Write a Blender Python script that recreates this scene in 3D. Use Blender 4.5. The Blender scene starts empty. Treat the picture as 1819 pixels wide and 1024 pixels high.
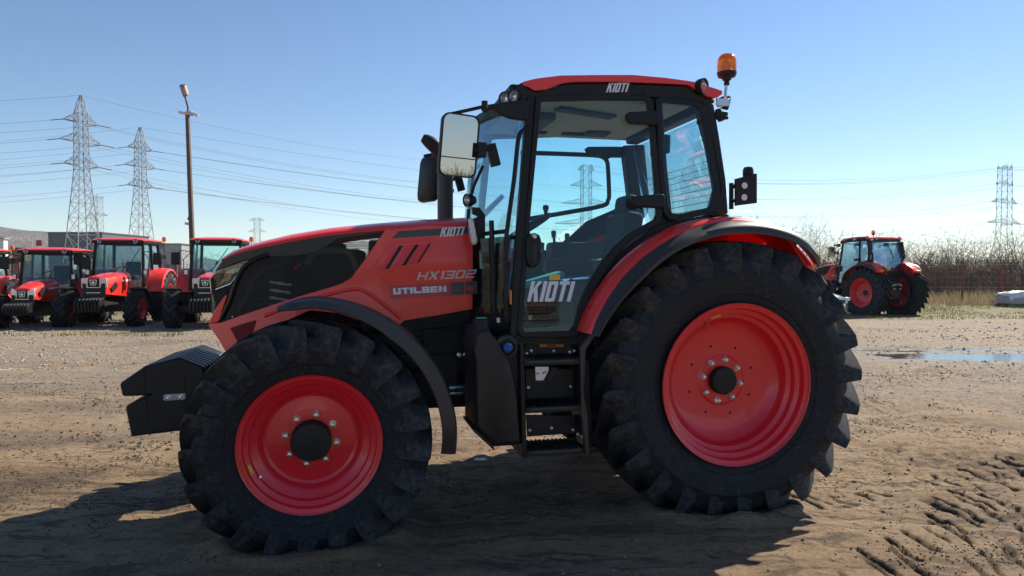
import bpy, bmesh, math, random
import numpy as np
from mathutils import Vector, Matrix, noise as mnoise

R = math.radians
random.seed(7)
np.random.seed(7)
scene = bpy.context.scene

# ------------------------------------------------------------------ camera, sky, sun, exposure
FPX, CX, CY, PITCH, EYE = 1240.0, 909.5, 512.0, R(1.39), 1.56      # lens measured off the 1819 px photograph
cam_d = bpy.data.cameras.new('camera')
cam_d.sensor_width = 36.0
cam_d.lens = 36.0 * FPX / 1819.0
cam_d.clip_start, cam_d.clip_end = 0.05, 9000.0
cam = bpy.data.objects.new('camera', cam_d)
cam.location = (0, 0, EYE)
cam.rotation_euler = (R(90) - PITCH, 0, 0)
scene.collection.objects.link(cam)
scene.camera = cam

SUN_AZ, SUN_EL = R(46), R(39)        # azimuth clockwise from +Y
world = bpy.data.worlds.new('World')
scene.world = world
world.use_nodes = True
wn = world.node_tree
sky = wn.nodes.new('ShaderNodeTexSky')
sky.sky_type = 'NISHITA'
sky.sun_disc = False
sky.sun_elevation = SUN_EL
sky.sun_rotation = SUN_AZ
sky.altitude = 2500
sky.air_density = 1.25
sky.dust_density = 0.25
sky.ozone_density = 2.2
bg = wn.nodes['Background']
bg.inputs['Strength'].default_value = 0.073
hsv = wn.nodes.new('ShaderNodeHueSaturation')
hsv.inputs['Saturation'].default_value = 1.1
wn.links.new(sky.outputs[0], hsv.inputs['Color'])
wn.links.new(hsv.outputs[0], bg.inputs[0])

sd = bpy.data.lights.new('sun', 'SUN')
sd.energy = 4.7
sd.angle = R(0.53)
sd.color = (1.0, 0.90, 0.76)
sun = bpy.data.objects.new('sun', sd)
sdir = Vector((math.sin(SUN_AZ) * math.cos(SUN_EL), math.cos(SUN_AZ) * math.cos(SUN_EL), math.sin(SUN_EL)))
sun.rotation_euler = sdir.to_track_quat('Z', 'Y').to_euler()
sun.location = sdir * 50
scene.collection.objects.link(sun)

scene.view_settings.view_transform = 'Standard'
scene.view_settings.look = 'None'
scene.view_settings.exposure = 0.92
scene.view_settings.gamma = 1.0
scene.view_settings.use_curve_mapping = False
scene.cycles.max_bounces = 10
scene.cycles.transparent_max_bounces = 24

# ------------------------------------------------------------------ survey helpers
# The tractor's own frame: x forward, y to its left, z up, origin on the ground under the rear axle.
AXLE = (1.20, 5.433)
PSI = R(193)
_c, _s = math.cos(PSI), math.sin(PSI)


def ray(u, v):
    x, y = (u - CX) / FPX, -(v - CY) / FPX
    return (x, math.cos(PITCH) + y * math.sin(PITCH), -math.sin(PITCH) + y * math.cos(PITCH))


def P(u, v, lat):
    """measured photograph point -> metres in the tractor's frame, on the vertical plane y = lat"""
    d = ray(u, v)
    ox, oy = -AXLE[0], -AXLE[1]
    lx, ly = _c * ox + _s * oy, -_s * ox + _c * oy
    dx, dy = _c * d[0] + _s * d[1], -_s * d[0] + _c * d[1]
    t = (lat - ly) / dy
    return Vector((lx + t * dx, lat, EYE + t * d[2]))


def on(u, v, fun, y0=0.5):
    """the same on a curved side y = fun(x, z)"""
    lat = y0
    for _ in range(14):
        p = P(u, v, lat)
        lat = fun(p.x, p.z)
    return P(u, v, lat)


def G(u, v, z=0.0):
    d = ray(u, v)
    t = (z - EYE) / d[2]
    return Vector((t * d[0], t * d[1], z))


def at(u, v, dist):
    d = ray(u, v)
    t = dist / d[1]
    return Vector((t * d[0], dist, EYE + t * d[2]))


# ------------------------------------------------------------------ materials
MATS = {}


def nodes_of(name):
    m = bpy.data.materials.new(name)
    m.use_nodes = True
    nt = m.node_tree
    return m, nt, nt.nodes['Principled BSDF'], nt.nodes['Material Output']


def N(nt, kind, **kw):
    n = nt.nodes.new(kind)
    for k, v in kw.items():
        if k in n.inputs:
            n.inputs[k].default_value = v
        else:
            setattr(n, k, v)
    return n


def ramp(nt, src, stops, interp='LINEAR'):
    r = nt.nodes.new('ShaderNodeValToRGB')
    r.color_ramp.interpolation = interp
    els = r.color_ramp.elements
    while len(els) < len(stops):
        els.new(0.5)
    for e, (p, c) in zip(els, stops):
        e.position = p
        e.color = c if len(c) == 4 else (*c, 1)
    nt.links.new(src, r.inputs[0])
    return r


def mixc(nt, fac, a, b, mode='MIX'):
    m = nt.nodes.new('ShaderNodeMix')
    m.data_type = 'RGBA'
    m.blend_type = mode
    for inp, val in ((m.inputs[0], fac), (m.inputs[6], a), (m.inputs[7], b)):
        if hasattr(val, 'links') or hasattr(val, 'is_linked'):
            nt.links.new(val, inp)
        elif isinstance(val, (int, float)):
            inp.default_value = val
        else:
            inp.default_value = (*val, 1) if len(val) == 3 else val
    return m.outputs[2]


def bump(nt, bsdf, height, strength=0.3, dist=0.01):
    b = nt.nodes.new('ShaderNodeBump')
    b.inputs['Strength'].default_value = strength
    b.inputs['Distance'].default_value = dist
    nt.links.new(height, b.inputs['Height'])
    nt.links.new(b.outputs[0], bsdf.inputs['Normal'])
    return b


def simple(name, col, rough=0.5, metal=0.0, coat=0.0, dust=0.0, dust_col=(0.22, 0.17, 0.12), scale=6.0, bumps=0.0,
           bscale=120.0, spec=0.5):
    m, nt, b, out = nodes_of(name)
    b.inputs['Base Color'].default_value = (*col, 1)
    b.inputs['Roughness'].default_value = rough
    b.inputs['Metallic'].default_value = metal
    b.inputs['Coat Weight'].default_value = coat
    b.inputs['Coat Roughness'].default_value = 0.06
    b.inputs['Specular IOR Level'].default_value = spec
    tc = N(nt, 'ShaderNodeTexCoord')
    if dust > 0:
        n = N(nt, 'ShaderNodeTexNoise', Scale=scale, Detail=8.0, Roughness=0.65)
        nt.links.new(tc.outputs['Object'], n.inputs['Vector'])
        f = ramp(nt, n.outputs[0], [(0.42, (0, 0, 0)), (0.75, (dust, dust, dust))])
        nt.links.new(mixc(nt, f.outputs[0], col, dust_col), b.inputs['Base Color'])
        rr = ramp(nt, n.outputs[0], [(0.35, (rough,) * 3), (0.8, (min(1, rough + 0.25),) * 3)])
        nt.links.new(rr.outputs[0], b.inputs['Roughness'])
    if bumps > 0:
        n2 = N(nt, 'ShaderNodeTexNoise', Scale=bscale, Detail=4.0)
        nt.links.new(tc.outputs['Object'], n2.inputs['Vector'])
        bump(nt, b, n2.outputs[0], bumps, 0.004)
    MATS[name] = m
    return m


RED = simple('red_paint', (0.84, 0.030, 0.022), 0.25, coat=0.35, dust=0.04, scale=3.0, dust_col=(0.35, 0.10, 0.07))
RIM = simple('red_wheel_paint', (0.74, 0.012, 0.026), 0.30, coat=0.45, dust=0.12, scale=7.0, dust_col=(0.30, 0.10, 0.08))
BLACK = simple('black_plastic', (0.009, 0.010, 0.012), 0.42, dust=0.05, bumps=0.12, bscale=300, spec=0.32)
GLOSSB = simple('gloss_black', (0.007, 0.007, 0.009), 0.18, coat=0.0, spec=0.35)
DARKM = simple('dark_metal', (0.011, 0.012, 0.014), 0.5, dust=0.10, bumps=0.2, bscale=80, spec=0.32)
IRON = simple('black_cast_iron', (0.008, 0.009, 0.012), 0.38, dust=0.05, bumps=0.25, bscale=60, spec=0.32)
GREYP = simple('grey_black_fender_plastic', (0.026, 0.026, 0.028), 0.36, dust=0.12, bumps=0.15, bscale=260)
TANKP = simple('tank_plastic', (0.014, 0.014, 0.015), 0.5, dust=0.15, bumps=0.15, bscale=200)
CHROME = simple('bright_metal', (0.62, 0.62, 0.62), 0.22, metal=1.0)
ZINC = simple('galvanised_steel', (0.46, 0.47, 0.48), 0.5, metal=0.4, dust=0.3, scale=0.4, dust_col=(0.3, 0.3, 0.3))
WHITEP = simple('white_print', (0.74, 0.76, 0.80), 0.45)
SILVERP = simple('silver_print', (0.50, 0.54, 0.57), 0.35, metal=0.2)
STRIPE = simple('dark_decal', (0.045, 0.05, 0.065), 0.35)
PINKRED = simple('sticker_red', (0.48, 0.05, 0.075), 0.4)
BLUEC = simple('blue_cap_plastic', (0.010, 0.085, 0.42), 0.45)
GREENP = simple('green_print', (0.05, 0.50, 0.20), 0.5)
ORANGE = simple('orange_reflector', (0.85, 0.20, 0.015), 0.35, coat=0.4)
YELLOW = simple('yellow_label', (0.70, 0.50, 0.08), 0.5)
LINER = simple('headliner_fabric', (0.72, 0.66, 0.57), 0.9, bumps=0.2)
SEATF = simple('seat_fabric', (0.025, 0.027, 0.03), 0.85, dust=0.12, dust_col=(0.2, 0.22, 0.22))
TEALF = simple('teal_cloth', (0.02, 0.26, 0.27), 0.7)
GREYI = simple('grey_interior_plastic', (0.05, 0.052, 0.056), 0.6)
REFL = simple('lamp_reflector', (0.80, 0.80, 0.78), 0.18, metal=0.75)
MIRROR = simple('mirror_glass', (0.40, 0.43, 0.47), 0.015, metal=1.0)
WOOD = simple('pallet_wood', (0.30, 0.22, 0.14), 0.8, dust=0.4, scale=8)
PAPER = simple('paper_label', (0.68, 0.68, 0.68), 0.6)
RUST = simple('rust_red_post', (0.22, 0.045, 0.035), 0.65, dust=0.3)


def rubber():
    m, nt, b, out = nodes_of('tyre_rubber')
    tc = N(nt, 'ShaderNodeTexCoord')
    n = N(nt, 'ShaderNodeTexNoise', Scale=5.0, Detail=9.0, Roughness=0.7)
    nt.links.new(tc.outputs['Object'], n.inputs['Vector'])
    base = ramp(nt, n.outputs[0], [(0.35, (0.006, 0.009, 0.014)), (0.62, (0.010, 0.013, 0.019)), (0.82, (0.034, 0.034, 0.035))])
    # fine scuffs: two stretched noises crossing each other
    cols = base.outputs[0]
    for k, (rot, sc) in enumerate((((0, 0.7, 0.2), (60, 6, 14)), ((0.3, -0.6, 0.0), (9, 6, 80)), ((0, 1.5, 0.4), (45, 14, 20)))):
        mp = N(nt, 'ShaderNodeMapping')
        mp.inputs['Rotation'].default_value = rot
        mp.inputs['Scale'].default_value = sc
        nt.links.new(tc.outputs['Object'], mp.inputs['Vector'])
        s = N(nt, 'ShaderNodeTexNoise', Scale=1.0, Detail=5.0, Roughness=0.7, Distortion=1.8)
        nt.links.new(mp.outputs[0], s.inputs['Vector'])
        f = ramp(nt, s.outputs[0], [(0.60, (0, 0, 0)), (0.66, (0.42, 0.42, 0.42))])
        cols = mixc(nt, f.outputs[0], cols, (0.10, 0.10, 0.105))
    # dried mud worn into the lug shoulders (per-vertex wear written when the tyre is built)
    at_ = N(nt, 'ShaderNodeAttribute', attribute_name='wear')
    n3 = N(nt, 'ShaderNodeTexNoise', Scale=26.0, Detail=7.0, Roughness=0.7)
    nt.links.new(tc.outputs['Object'], n3.inputs['Vector'])
    mm = N(nt, 'ShaderNodeMath', operation='MULTIPLY')
    nt.links.new(at_.outputs['Fac'], mm.inputs[0])
    r3 = ramp(nt, n3.outputs[0], [(0.40, (0, 0, 0)), (0.66, (1, 1, 1))])
    nt.links.new(r3.outputs[0], mm.inputs[1])
    cols = mixc(nt, mm.outputs[0], cols, (0.060, 0.058, 0.060))
    nt.links.new(cols, b.inputs['Base Color'])
    b.inputs['Roughness'].default_value = 0.62
    b.inputs['Specular IOR Level'].default_value = 0.28
    n2 = N(nt, 'ShaderNodeTexNoise', Scale=70.0, Detail=5.0)
    nt.links.new(tc.outputs['Object'], n2.inputs['Vector'])
    bump(nt, b, n2.outputs[0], 0.25, 0.004)
    MATS['tyre_rubber'] = m
    return m


RUBBER = rubber()


def glass(name, tint, refl=1.0, haze=0.0):
    m, nt, b, out = nodes_of(name)
    nt.nodes.remove(b)
    tr = N(nt, 'ShaderNodeBsdfTransparent')
    tr.inputs[0].default_value = (*tint, 1)
    gl = N(nt, 'ShaderNodeBsdfGlossy', Roughness=0.01)
    gl.inputs[0].default_value = (0.9, 0.95, 1.0, 1)
    fr = N(nt, 'ShaderNodeFresnel', IOR=1.5)
    k = N(nt, 'ShaderNodeMath', operation='MULTIPLY')
    k.inputs[1].default_value = refl
    nt.links.new(fr.outputs[0], k.inputs[0])
    mx = N(nt, 'ShaderNodeMixShader')
    nt.links.new(k.outputs[0], mx.inputs[0])
    nt.links.new(tr.outputs[0], mx.inputs[1])
    nt.links.new(gl.outputs[0], mx.inputs[2])
    last = mx
    if haze > 0:                         # dust film on the glass
        df = N(nt, 'ShaderNodeBsdfDiffuse')
        df.inputs[0].default_value = (0.45, 0.46, 0.45, 1)
        tc = N(nt, 'ShaderNodeTexCoord')
        n = N(nt, 'ShaderNodeTexNoise', Scale=4.0, Detail=8.0, Roughness=0.7)
        nt.links.new(tc.outputs['Object'], n.inputs['Vector'])
        f = ramp(nt, n.outputs[0], [(0.4, (haze * 0.3,) * 3), (0.75, (haze * 1.8,) * 3)])
        m2 = N(nt, 'ShaderNodeMixShader')
        nt.links.new(f.outputs[0], m2.inputs[0])
        nt.links.new(mx.outputs[0], m2.inputs[1])
        nt.links.new(df.outputs[0], m2.inputs[2])
        last = m2
    nt.links.new(last.outputs[0], out.inputs[0])
    MATS[name] = m
    return m


GLASS = glass('cab_glass', (0.84, 0.965, 0.975), 0.55, 0.006)
CLEAR = glass('clear_lens', (0.92, 0.93, 0.93), 1.3, 0.05)
SMOKE = glass('smoked_lens', (0.42, 0.42, 0.43), 1.6)


def amber():
    m, nt, b, out = nodes_of('amber_lens')
    b.inputs['Base Color'].default_value = (0.95, 0.24, 0.01, 1)
    b.inputs['Roughness'].default_value = 0.12
    b.inputs['Transmission Weight'].default_value = 0.55
    b.inputs['Subsurface Weight'].default_value = 0.3
    b.inputs['Subsurface Scale'].default_value = 0.03
    b.inputs['Subsurface Radius'].default_value = (1.0, 0.4, 0.1)
    return m


AMBER = amber()


def translucent(name, col, k=0.35):
    m, nt, b, out = nodes_of(name)
    b.inputs['Base Color'].default_value = (*col, 1)
    b.inputs['Roughness'].default_value = 0.3
    t = N(nt, 'ShaderNodeBsdfTranslucent')
    t.inputs[0].default_value = (col[0] * 1.5, col[1], col[2], 1)
    mx = N(nt, 'ShaderNodeMixShader')
    mx.inputs[0].default_value = k
    nt.links.new(b.outputs[0], mx.inputs[1])
    nt.links.new(t.outputs[0], mx.inputs[2])
    nt.links.new(mx.outputs[0], out.inputs[0])
    return m


REDTHIN = translucent('thin_red_plastic', (0.58, 0.012, 0.016), 0.35)


def perforated():
    """steel sheet with round holes in staggered rows (object x-z plane)"""
    m, nt, b, out = nodes_of('perforated_black_sheet')
    b.inputs['Base Color'].default_value = (0.012, 0.012, 0.013, 1)
    b.inputs['Roughness'].default_value = 0.45
    tc = N(nt, 'ShaderNodeTexCoord')
    sp = N(nt, 'ShaderNodeSeparateXYZ')
    nt.links.new(tc.outputs['Object'], sp.inputs[0])

    def M(op, a, c=None):
        n = N(nt, 'ShaderNodeMath', operation=op)
        for i, v in enumerate((a, c)):
            if v is None:
                continue
            if isinstance(v, (int, float)):
                n.inputs[i].default_value = v
            else:
                nt.links.new(v, n.inputs[i])
        return n.outputs[0]
    S = 0.013
    zr = M('DIVIDE', sp.outputs[2], S * 0.87)
    row = M('FLOOR', zr)
    odd = M('MULTIPLY', M('MODULO', row, 2.0), 0.5)
    xr = M('ADD', M('DIVIDE', sp.outputs[0], S), odd)
    fx = M('SUBTRACT', M('FRACT', xr), 0.5)
    fz = M('SUBTRACT', M('FRACT', zr), 0.5)
    d = M('SQRT', M('ADD', M('MULTIPLY', fx, fx), M('MULTIPLY', fz, fz)))
    hole = M('LESS_THAN', d, 0.41)
    tr = N(nt, 'ShaderNodeBsdfTransparent')
    mx = N(nt, 'ShaderNodeMixShader')
    nt.links.new(hole, mx.inputs[0])
    nt.links.new(b.outputs[0], mx.inputs[1])
    nt.links.new(tr.outputs[0], mx.inputs[2])
    nt.links.new(mx.outputs[0], out.inputs[0])
    return m


PERF = perforated()


# ------------------------------------------------------------------ mesh builder
class MB:
    def __init__(self):
        self.v, self.f = [], []

    def add(self, verts, faces):
        n = len(self.v)
        self.v += [tuple(p) for p in verts]
        self.f += [tuple(i + n for i in f) for f in faces]
        return self

    def box(self, c, s, rot=None):
        hx, hy, hz = s[0] / 2, s[1] / 2, s[2] / 2
        vs = [Vector((x, y, z)) for x in (-hx, hx) for y in (-hy, hy) for z in (-hz, hz)]
        if rot is not None:
            vs = [rot @ p for p in vs]
        c = Vector(c)
        return self.add([p + c for p in vs], [(0, 1, 3, 2), (4, 6, 7, 5), (0, 4, 5, 1), (2, 3, 7, 6), (0, 2, 6, 4), (1, 5, 7, 3)])

    def bar(self, a, b, w, h=None, up=(0, 0, 1)):
        a, b = Vector(a), Vector(b)
        h = h or w
        d = (b - a)
        L = d.length
        if L < 1e-6:
            return self
        d.normalize()
        upv = Vector(up)
        if abs(d.dot(upv)) > 0.95:
            upv = Vector((1, 0, 0))
        s = d.cross(upv).normalized() * (w / 2)
        t = s.cross(d).normalized() * (h / 2)
        vs = [a + s + t, a - s + t, a - s - t, a + s - t, b + s + t, b - s + t, b - s - t, b + s - t]
        return self.add(vs, [(0, 1, 2, 3), (7, 6, 5, 4), (0, 4, 5, 1), (1, 5, 6, 2), (2, 6, 7, 3), (3, 7, 4, 0)])

    def tube(self, path, r, n=8, cap=True):
        path = [Vector(p) for p in path]
        rings = []
        prev = None
        for i, p in enumerate(path):
            if i == 0:
                d = path[1] - p
            elif i == len(path) - 1:
                d = p - path[i - 1]
            else:
                d = path[i + 1] - path[i - 1]
            d.normalize()
            if prev is None:
                u = Vector((0, 0, 1)) if abs(d.z) < 0.9 else Vector((1, 0, 0))
                s = d.cross(u).normalized()
            else:
                s = (prev - d * prev.dot(d)).normalized()
            prev = s
            t = d.cross(s)
            rr = r[i] if isinstance(r, (list, tuple)) else r
            rings.append([p + (s * math.cos(2 * math.pi * k / n) + t * math.sin(2 * math.pi * k / n)) * rr for k in range(n)])
        base = len(self.v)
        for rg in rings:
            self.v += [tuple(q) for q in rg]
        for i in range(len(rings) - 1):
            for k in range(n):
                a, b_ = base + i * n + k, base + i * n + (k + 1) % n
                self.f.append((a, b_, b_ + n, a + n))
        if cap:
            self.f.append(tuple(base + k for k in reversed(range(n))))
            self.f.append(tuple(base + (len(rings) - 1) * n + k for k in range(n)))
        return self

    def loft(self, sections, closed=True, caps=True):
        n = len(sections[0])
        base = len(self.v)
        for s in sections:
            self.v += [tuple(p) for p in s]
        for i in range(len(sections) - 1):
            for k in range(n if closed else n - 1):
                a, b_ = base + i * n + k, base + i * n + (k + 1) % n
                self.f.append((a, b_, b_ + n, a + n))
        if caps and closed:
            self.f.append(tuple(base + k for k in reversed(range(n))))
            self.f.append(tuple(base + (len(sections) - 1) * n + k for k in range(n)))
        return self

    def lathe(self, prof, n=48, c=(0, 0, 0), axis='y', closed=False):
        """prof: (along axis, radius)"""
        c = Vector(c)
        secs = []
        for k in range(n):
            a = 2 * math.pi * k / n
            ring = []
            for (h, r) in prof:
                if axis == 'y':
                    p = Vector((r * math.cos(a), h, r * math.sin(a)))
                elif axis == 'x':
                    p = Vector((h, r * math.cos(a), r * math.sin(a)))
                else:
                    p = Vector((r * math.cos(a), r * math.sin(a), h))
                ring.append(p + c)
            secs.append(ring)
        base = len(self.v)
        m = len(prof)
        for s in secs:
            self.v += [tuple(p) for p in s]
        for k in range(n):
            k2 = (k + 1) % n
            for i in range(m if closed else m - 1):
                i2 = (i + 1) % m
                self.f.append((base + k * m + i, base + k * m + i2, base + k2 * m + i2, base + k2 * m + i))
        return self

    def prism(self, pts, off):
        """closed outline of 3-D points pushed along off"""
        pts = [Vector(p) for p in pts]
        off = Vector(off)
        n = len(pts)
        base = len(self.v)
        self.v += [tuple(p) for p in pts] + [tuple(p + off) for p in pts]
        self.f.append(tuple(base + i for i in range(n)))
        self.f.append(tuple(base + n + i for i in reversed(range(n))))
        for i in range(n):
            j = (i + 1) % n
            self.f.append((base + j, base + i, base + n + i, base + n + j))
        return self

    def ring(self, outer, inner, off):
        outer, inner = [Vector(p) for p in outer], [Vector(p) for p in inner]
        off = Vector(off)
        n = len(outer)
        b = len(self.v)
        for L in (outer, inner, [p + off for p in outer], [p + off for p in inner]):
            self.v += [tuple(p) for p in L]
        for i in range(n):
            j = (i + 1) % n
            self.f.append((b + i, b + j, b + n + j, b + n + i))
            self.f.append((b + 2 * n + j, b + 2 * n + i, b + 3 * n + i, b + 3 * n + j))
            self.f.append((b + j, b + i, b + 2 * n + i, b + 2 * n + j))
            self.f.append((b + n + i, b + n + j, b + 3 * n + j, b + 3 * n + i))
        return self

    def sheet(self, up, lo, yf, th=0.012, ncol=40, nrow=6, sgn=1):
        """a curved panel between two outlines given as (x, z), lying on the side y = yf(x, z)"""
        def interp(pl, x):
            if x <= pl[0][0]:
                return pl[0][1]
            for (x0, z0), (x1, z1) in zip(pl, pl[1:]):
                if x <= x1:
                    return z0 + (z1 - z0) * (x - x0) / max(1e-9, x1 - x0)
            return pl[-1][1]
        up, lo = sorted(up), sorted(lo)
        x0, x1 = max(up[0][0], lo[0][0]), min(up[-1][0], lo[-1][0])
        xs = sorted(set([x0 + (x1 - x0) * i / ncol for i in range(ncol + 1)] +
                        [p[0] for p in up + lo if x0 < p[0] < x1]))
        xs2 = [xs[0]]
        for x in xs[1:]:
            if x - xs2[-1] > 1e-4:
                xs2.append(x)
        xs = xs2
        front, back = [], []
        for x in xs:
            zu, zl = interp(up, x), interp(lo, x)
            if zu < zl:
                zu = zl
            front.append([Vector((x, sgn * yf(x, zl + (zu - zl) * k / nrow), zl + (zu - zl) * k / nrow)) for k in range(nrow + 1)])
            back.append([p - Vector((0, sgn * th, 0)) for p in front[-1]])
        m = nrow + 1
        b = len(self.v)
        for r_ in front + back:
            self.v += [tuple(p) for p in r_]
        nc = len(xs)
        off = nc * m
        for i in range(nc - 1):
            for k in range(nrow):
                q = (b + i * m + k, b + i * m + k + 1, b + (i + 1) * m + k + 1, b + (i + 1) * m + k)
                self.f.append(q)
                self.f.append(tuple(x + off for x in reversed(q)))
            for k in (0, nrow):
                self.f.append((b + i * m + k, b + (i + 1) * m + k, b + off + (i + 1) * m + k, b + off + i * m + k))
        for i in (0, nc - 1):
            for k in range(nrow):
                self.f.append((b + i * m + k, b + i * m + k + 1, b + off + i * m + k + 1, b + off + i * m + k))
        return self

    def mirror(self):
        o = MB()
        o.v = [(x, -y, z) for x, y, z in self.v]
        o.f = [tuple(reversed(f)) for f in self.f]
        return o

    def mesh(self, name, mat, smooth=35):
        me = bpy.data.meshes.new(name)
        me.from_pydata(self.v, [], self.f)
        bm = bmesh.new()
        bm.from_mesh(me)
        bmesh.ops.remove_doubles(bm, verts=bm.verts, dist=1e-5)
        bmesh.ops.dissolve_degenerate(bm, dist=1e-6, edges=bm.edges)
        bmesh.ops.recalc_face_normals(bm, faces=bm.faces)
        if smooth:
            lim = R(smooth)
            for f in bm.faces:
                f.smooth = True
            for e in bm.edges:
                if len(e.link_faces) == 2:
                    e.smooth = e.calc_face_angle(0.0) < lim
                else:
                    e.smooth = False
        bm.to_mesh(me)
        bm.free()
        me.materials.append(mat)
        return me

    def build(self, name, mat, parent=None, smooth=35, bevel=0.0, seg=2, loc=None):
        o = bpy.data.objects.new(name, self.mesh(name, mat, smooth))
        scene.collection.objects.link(o)
        if parent is not None:
            o.parent = parent
        if loc is not None:
            o.location = loc
        if bevel > 0:
            bv = o.modifiers.new('bevel', 'BEVEL')
            bv.width = bevel
            bv.segments = seg
            bv.limit_method = 'ANGLE'
            bv.angle_limit = R(40)
            bv.harden_normals = False
        return o


def link_mesh(name, me, parent=None, loc=(0, 0, 0), rot=(0, 0, 0)):
    o = bpy.data.objects.new(name, me)
    scene.collection.objects.link(o)
    o.parent = parent
    o.location, o.rotation_euler = loc, rot
    return o


def tag(o, label=None, cat=None, group=None, kind=None):
    for k, v in (('label', label), ('category', cat), ('group', group), ('kind', kind)):
        if v:
            o[k] = v
    return o


def empty(name, loc, rz=0.0, label=None, cat=None, group=None):
    o = bpy.data.objects.new(name, None)
    o.empty_display_size = 0.3
    o.location = loc
    o.rotation_euler = (0, 0, rz)
    scene.collection.objects.link(o)
    return tag(o, label, cat, group)


KIDS = {}


def copy_tree(o, parent=None, skip=()):
    c = o.copy()
    scene.collection.objects.link(c)
    if parent is not None:
        c.parent = parent
    for ch in KIDS.get(o.name, []):
        if ch.name.split('.')[0] not in skip:
            copy_tree(ch, c, skip)
    return c


def index_children():
    KIDS.clear()
    for o in scene.objects:
        if o.parent:
            KIDS.setdefault(o.parent.name, []).append(o)


def smooth_path(pts, sub=6):
    """Catmull-Rom through points"""
    pts = [Vector(p) for p in pts]
    out = []
    for i in range(len(pts) - 1):
        p0 = pts[max(0, i - 1)]
        p1, p2 = pts[i], pts[i + 1]
        p3 = pts[min(len(pts) - 1, i + 2)]
        for k in range(sub):
            t = k / sub
            out.append(0.5 * ((2 * p1) + (p2 - p0) * t + (2 * p0 - 5 * p1 + 4 * p2 - p3) * t * t + (3 * p1 - p0 - 3 * p2 + p3) * t ** 3))
    out.append(pts[-1])
    return out


# ------------------------------------------------------------------ lettering: block glyphs as flat polygons
def rc(x0, y0, x1, y1):
    return [(x0, y0), (x1, y0), (x1, y1), (x0, y1)]


def glyphs(t=0.30, h=0.17):
    m0, m1 = 0.5 - h / 2, 0.5 + h / 2
    g = {}
    g['K'] = [rc(0, 0, t, 1), [(t, .36), (t, .64), (.62, 1), (1, 1)], [(t + .10, .52), (t + .33, .70), (1, 0), (.62, 0)]]
    g['I'] = [rc(0, 0, 1, 1)]
    g['O'] = [rc(0, .06, t, .94), rc(1 - t, .06, 1, .94), [(.1, 0), (.9, 0), (1, .06), (1 - t, h), (t, h), (0, .06)],
              [(0, .94), (t, 1 - h), (1 - t, 1 - h), (1, .94), (.9, 1), (.1, 1)]]
    g['O'][0], g['O'][1] = [(0, .06), (t, h), (t, 1 - h), (0, .94)], [(1 - t, h), (1, .06), (1, .94), (1 - t, 1 - h)]
    g['0'] = g['O']
    g['T'] = [rc(0, 1 - h, 1, 1), rc(.5 - t / 2, 0, .5 + t / 2, 1 - h)]
    g['H'] = [rc(0, 0, t, 1), rc(1 - t, 0, 1, 1), rc(t, m0, 1 - t, m1)]
    g['X'] = [[(0, 0), (t * 1.2, 0), (1, 1), (1 - t * 1.2, 1)], [(0, 1), (t * 1.2, 1), (.5 + .02, .62), (.38, .40)],
              [(.62, .60), (.48, .38), (1 - t * 1.2, 0), (1, 0)]]
    g['1'] = [rc(.45, 0, 1, 1 - h), [(.1, 1 - h), (1, 1 - h), (1, 1), (.4, 1)]]
    g['3'] = [rc(1 - t, 0, 1, 1), rc(0, 0, 1 - t, h), rc(.25, m0, 1 - t, m1), rc(0, 1 - h, 1 - t, 1)]
    g['2'] = [rc(0, 1 - h, 1, 1), rc(1 - t, m1, 1, 1 - h), rc(0, m0, 1, m1), rc(0, h, t, m0), rc(0, 0, 1, h)]
    g['U'] = [rc(0, 0, t, 1), rc(1 - t, 0, 1, 1), rc(t, 0, 1 - t, h * 1.3)]
    g['L'] = [rc(0, 0, t, 1), rc(t, 0, 1, h * 1.3)]
    g['E'] = [rc(0, 0, t, 1), rc(t, 0, 1, h), rc(t, m0, .92, m1), rc(t, 1 - h, 1, 1)]
    g['B'] = [rc(0, 0, t, 1), rc(t, 0, 1 - t, h), rc(t, m0, 1 - t, m1), rc(t, 1 - h, 1 - t, 1),
              [(1 - t, 0), (.95, 0), (1, .08), (1, .44), (.93, .5), (1 - t, .5)], [(1 - t, .5), (.93, .5), (.97, .56), (.97, .92), (.92, 1), (1 - t, 1)]]
    g['N'] = [rc(0, 0, t, 1), rc(1 - t, 0, 1, 1), [(t, .72), (t, 1), (1 - t, .28), (1 - t, 0)]]
    return g


def text_polys(s, t, h, widths, gap=0.16, shear=0.0):
    g = glyphs(t, h)
    x = 0
    out = []
    for ch in s:
        if ch == ' ':
            x += 0.4
            continue
        w = widths.get(ch, 1.0)
        gg = glyphs(t / max(w, .3) if ch != 'I' else t, h)[ch] if ch != 'I' else g['I']
        for poly in gg:
            out.append([(x + px * w + shear * py, py) for px, py in poly])
        x += w + gap
    x -= gap
    tot = x + shear
    return [[(px / tot, py) for px, py in p] for p in out]


def print_text(polys, quad, surf, off, name, mat, parent, th=0.0025):
    """quad: photograph corners bottom-left, bottom-right, top-right, top-left of the word; surf(u, v) -> point on the panel"""
    (ax, ay), (bx, by), (cx_, cy_), (dx, dy) = quad
    mb = MB()
    for p in polys:
        pts = []
        for s, t in p:
            u = ax * (1 - s) * (1 - t) + bx * s * (1 - t) + cx_ * s * t + dx * (1 - s) * t
            v = ay * (1 - s) * (1 - t) + by * s * (1 - t) + cy_ * s * t + dy * (1 - s) * t
            q = surf(u, v)
            pts.append(q + Vector((0, off, 0)))
        mb.prism(pts, (0, -th, 0))
    return mb.build(name, mat, parent, smooth=0)


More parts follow.
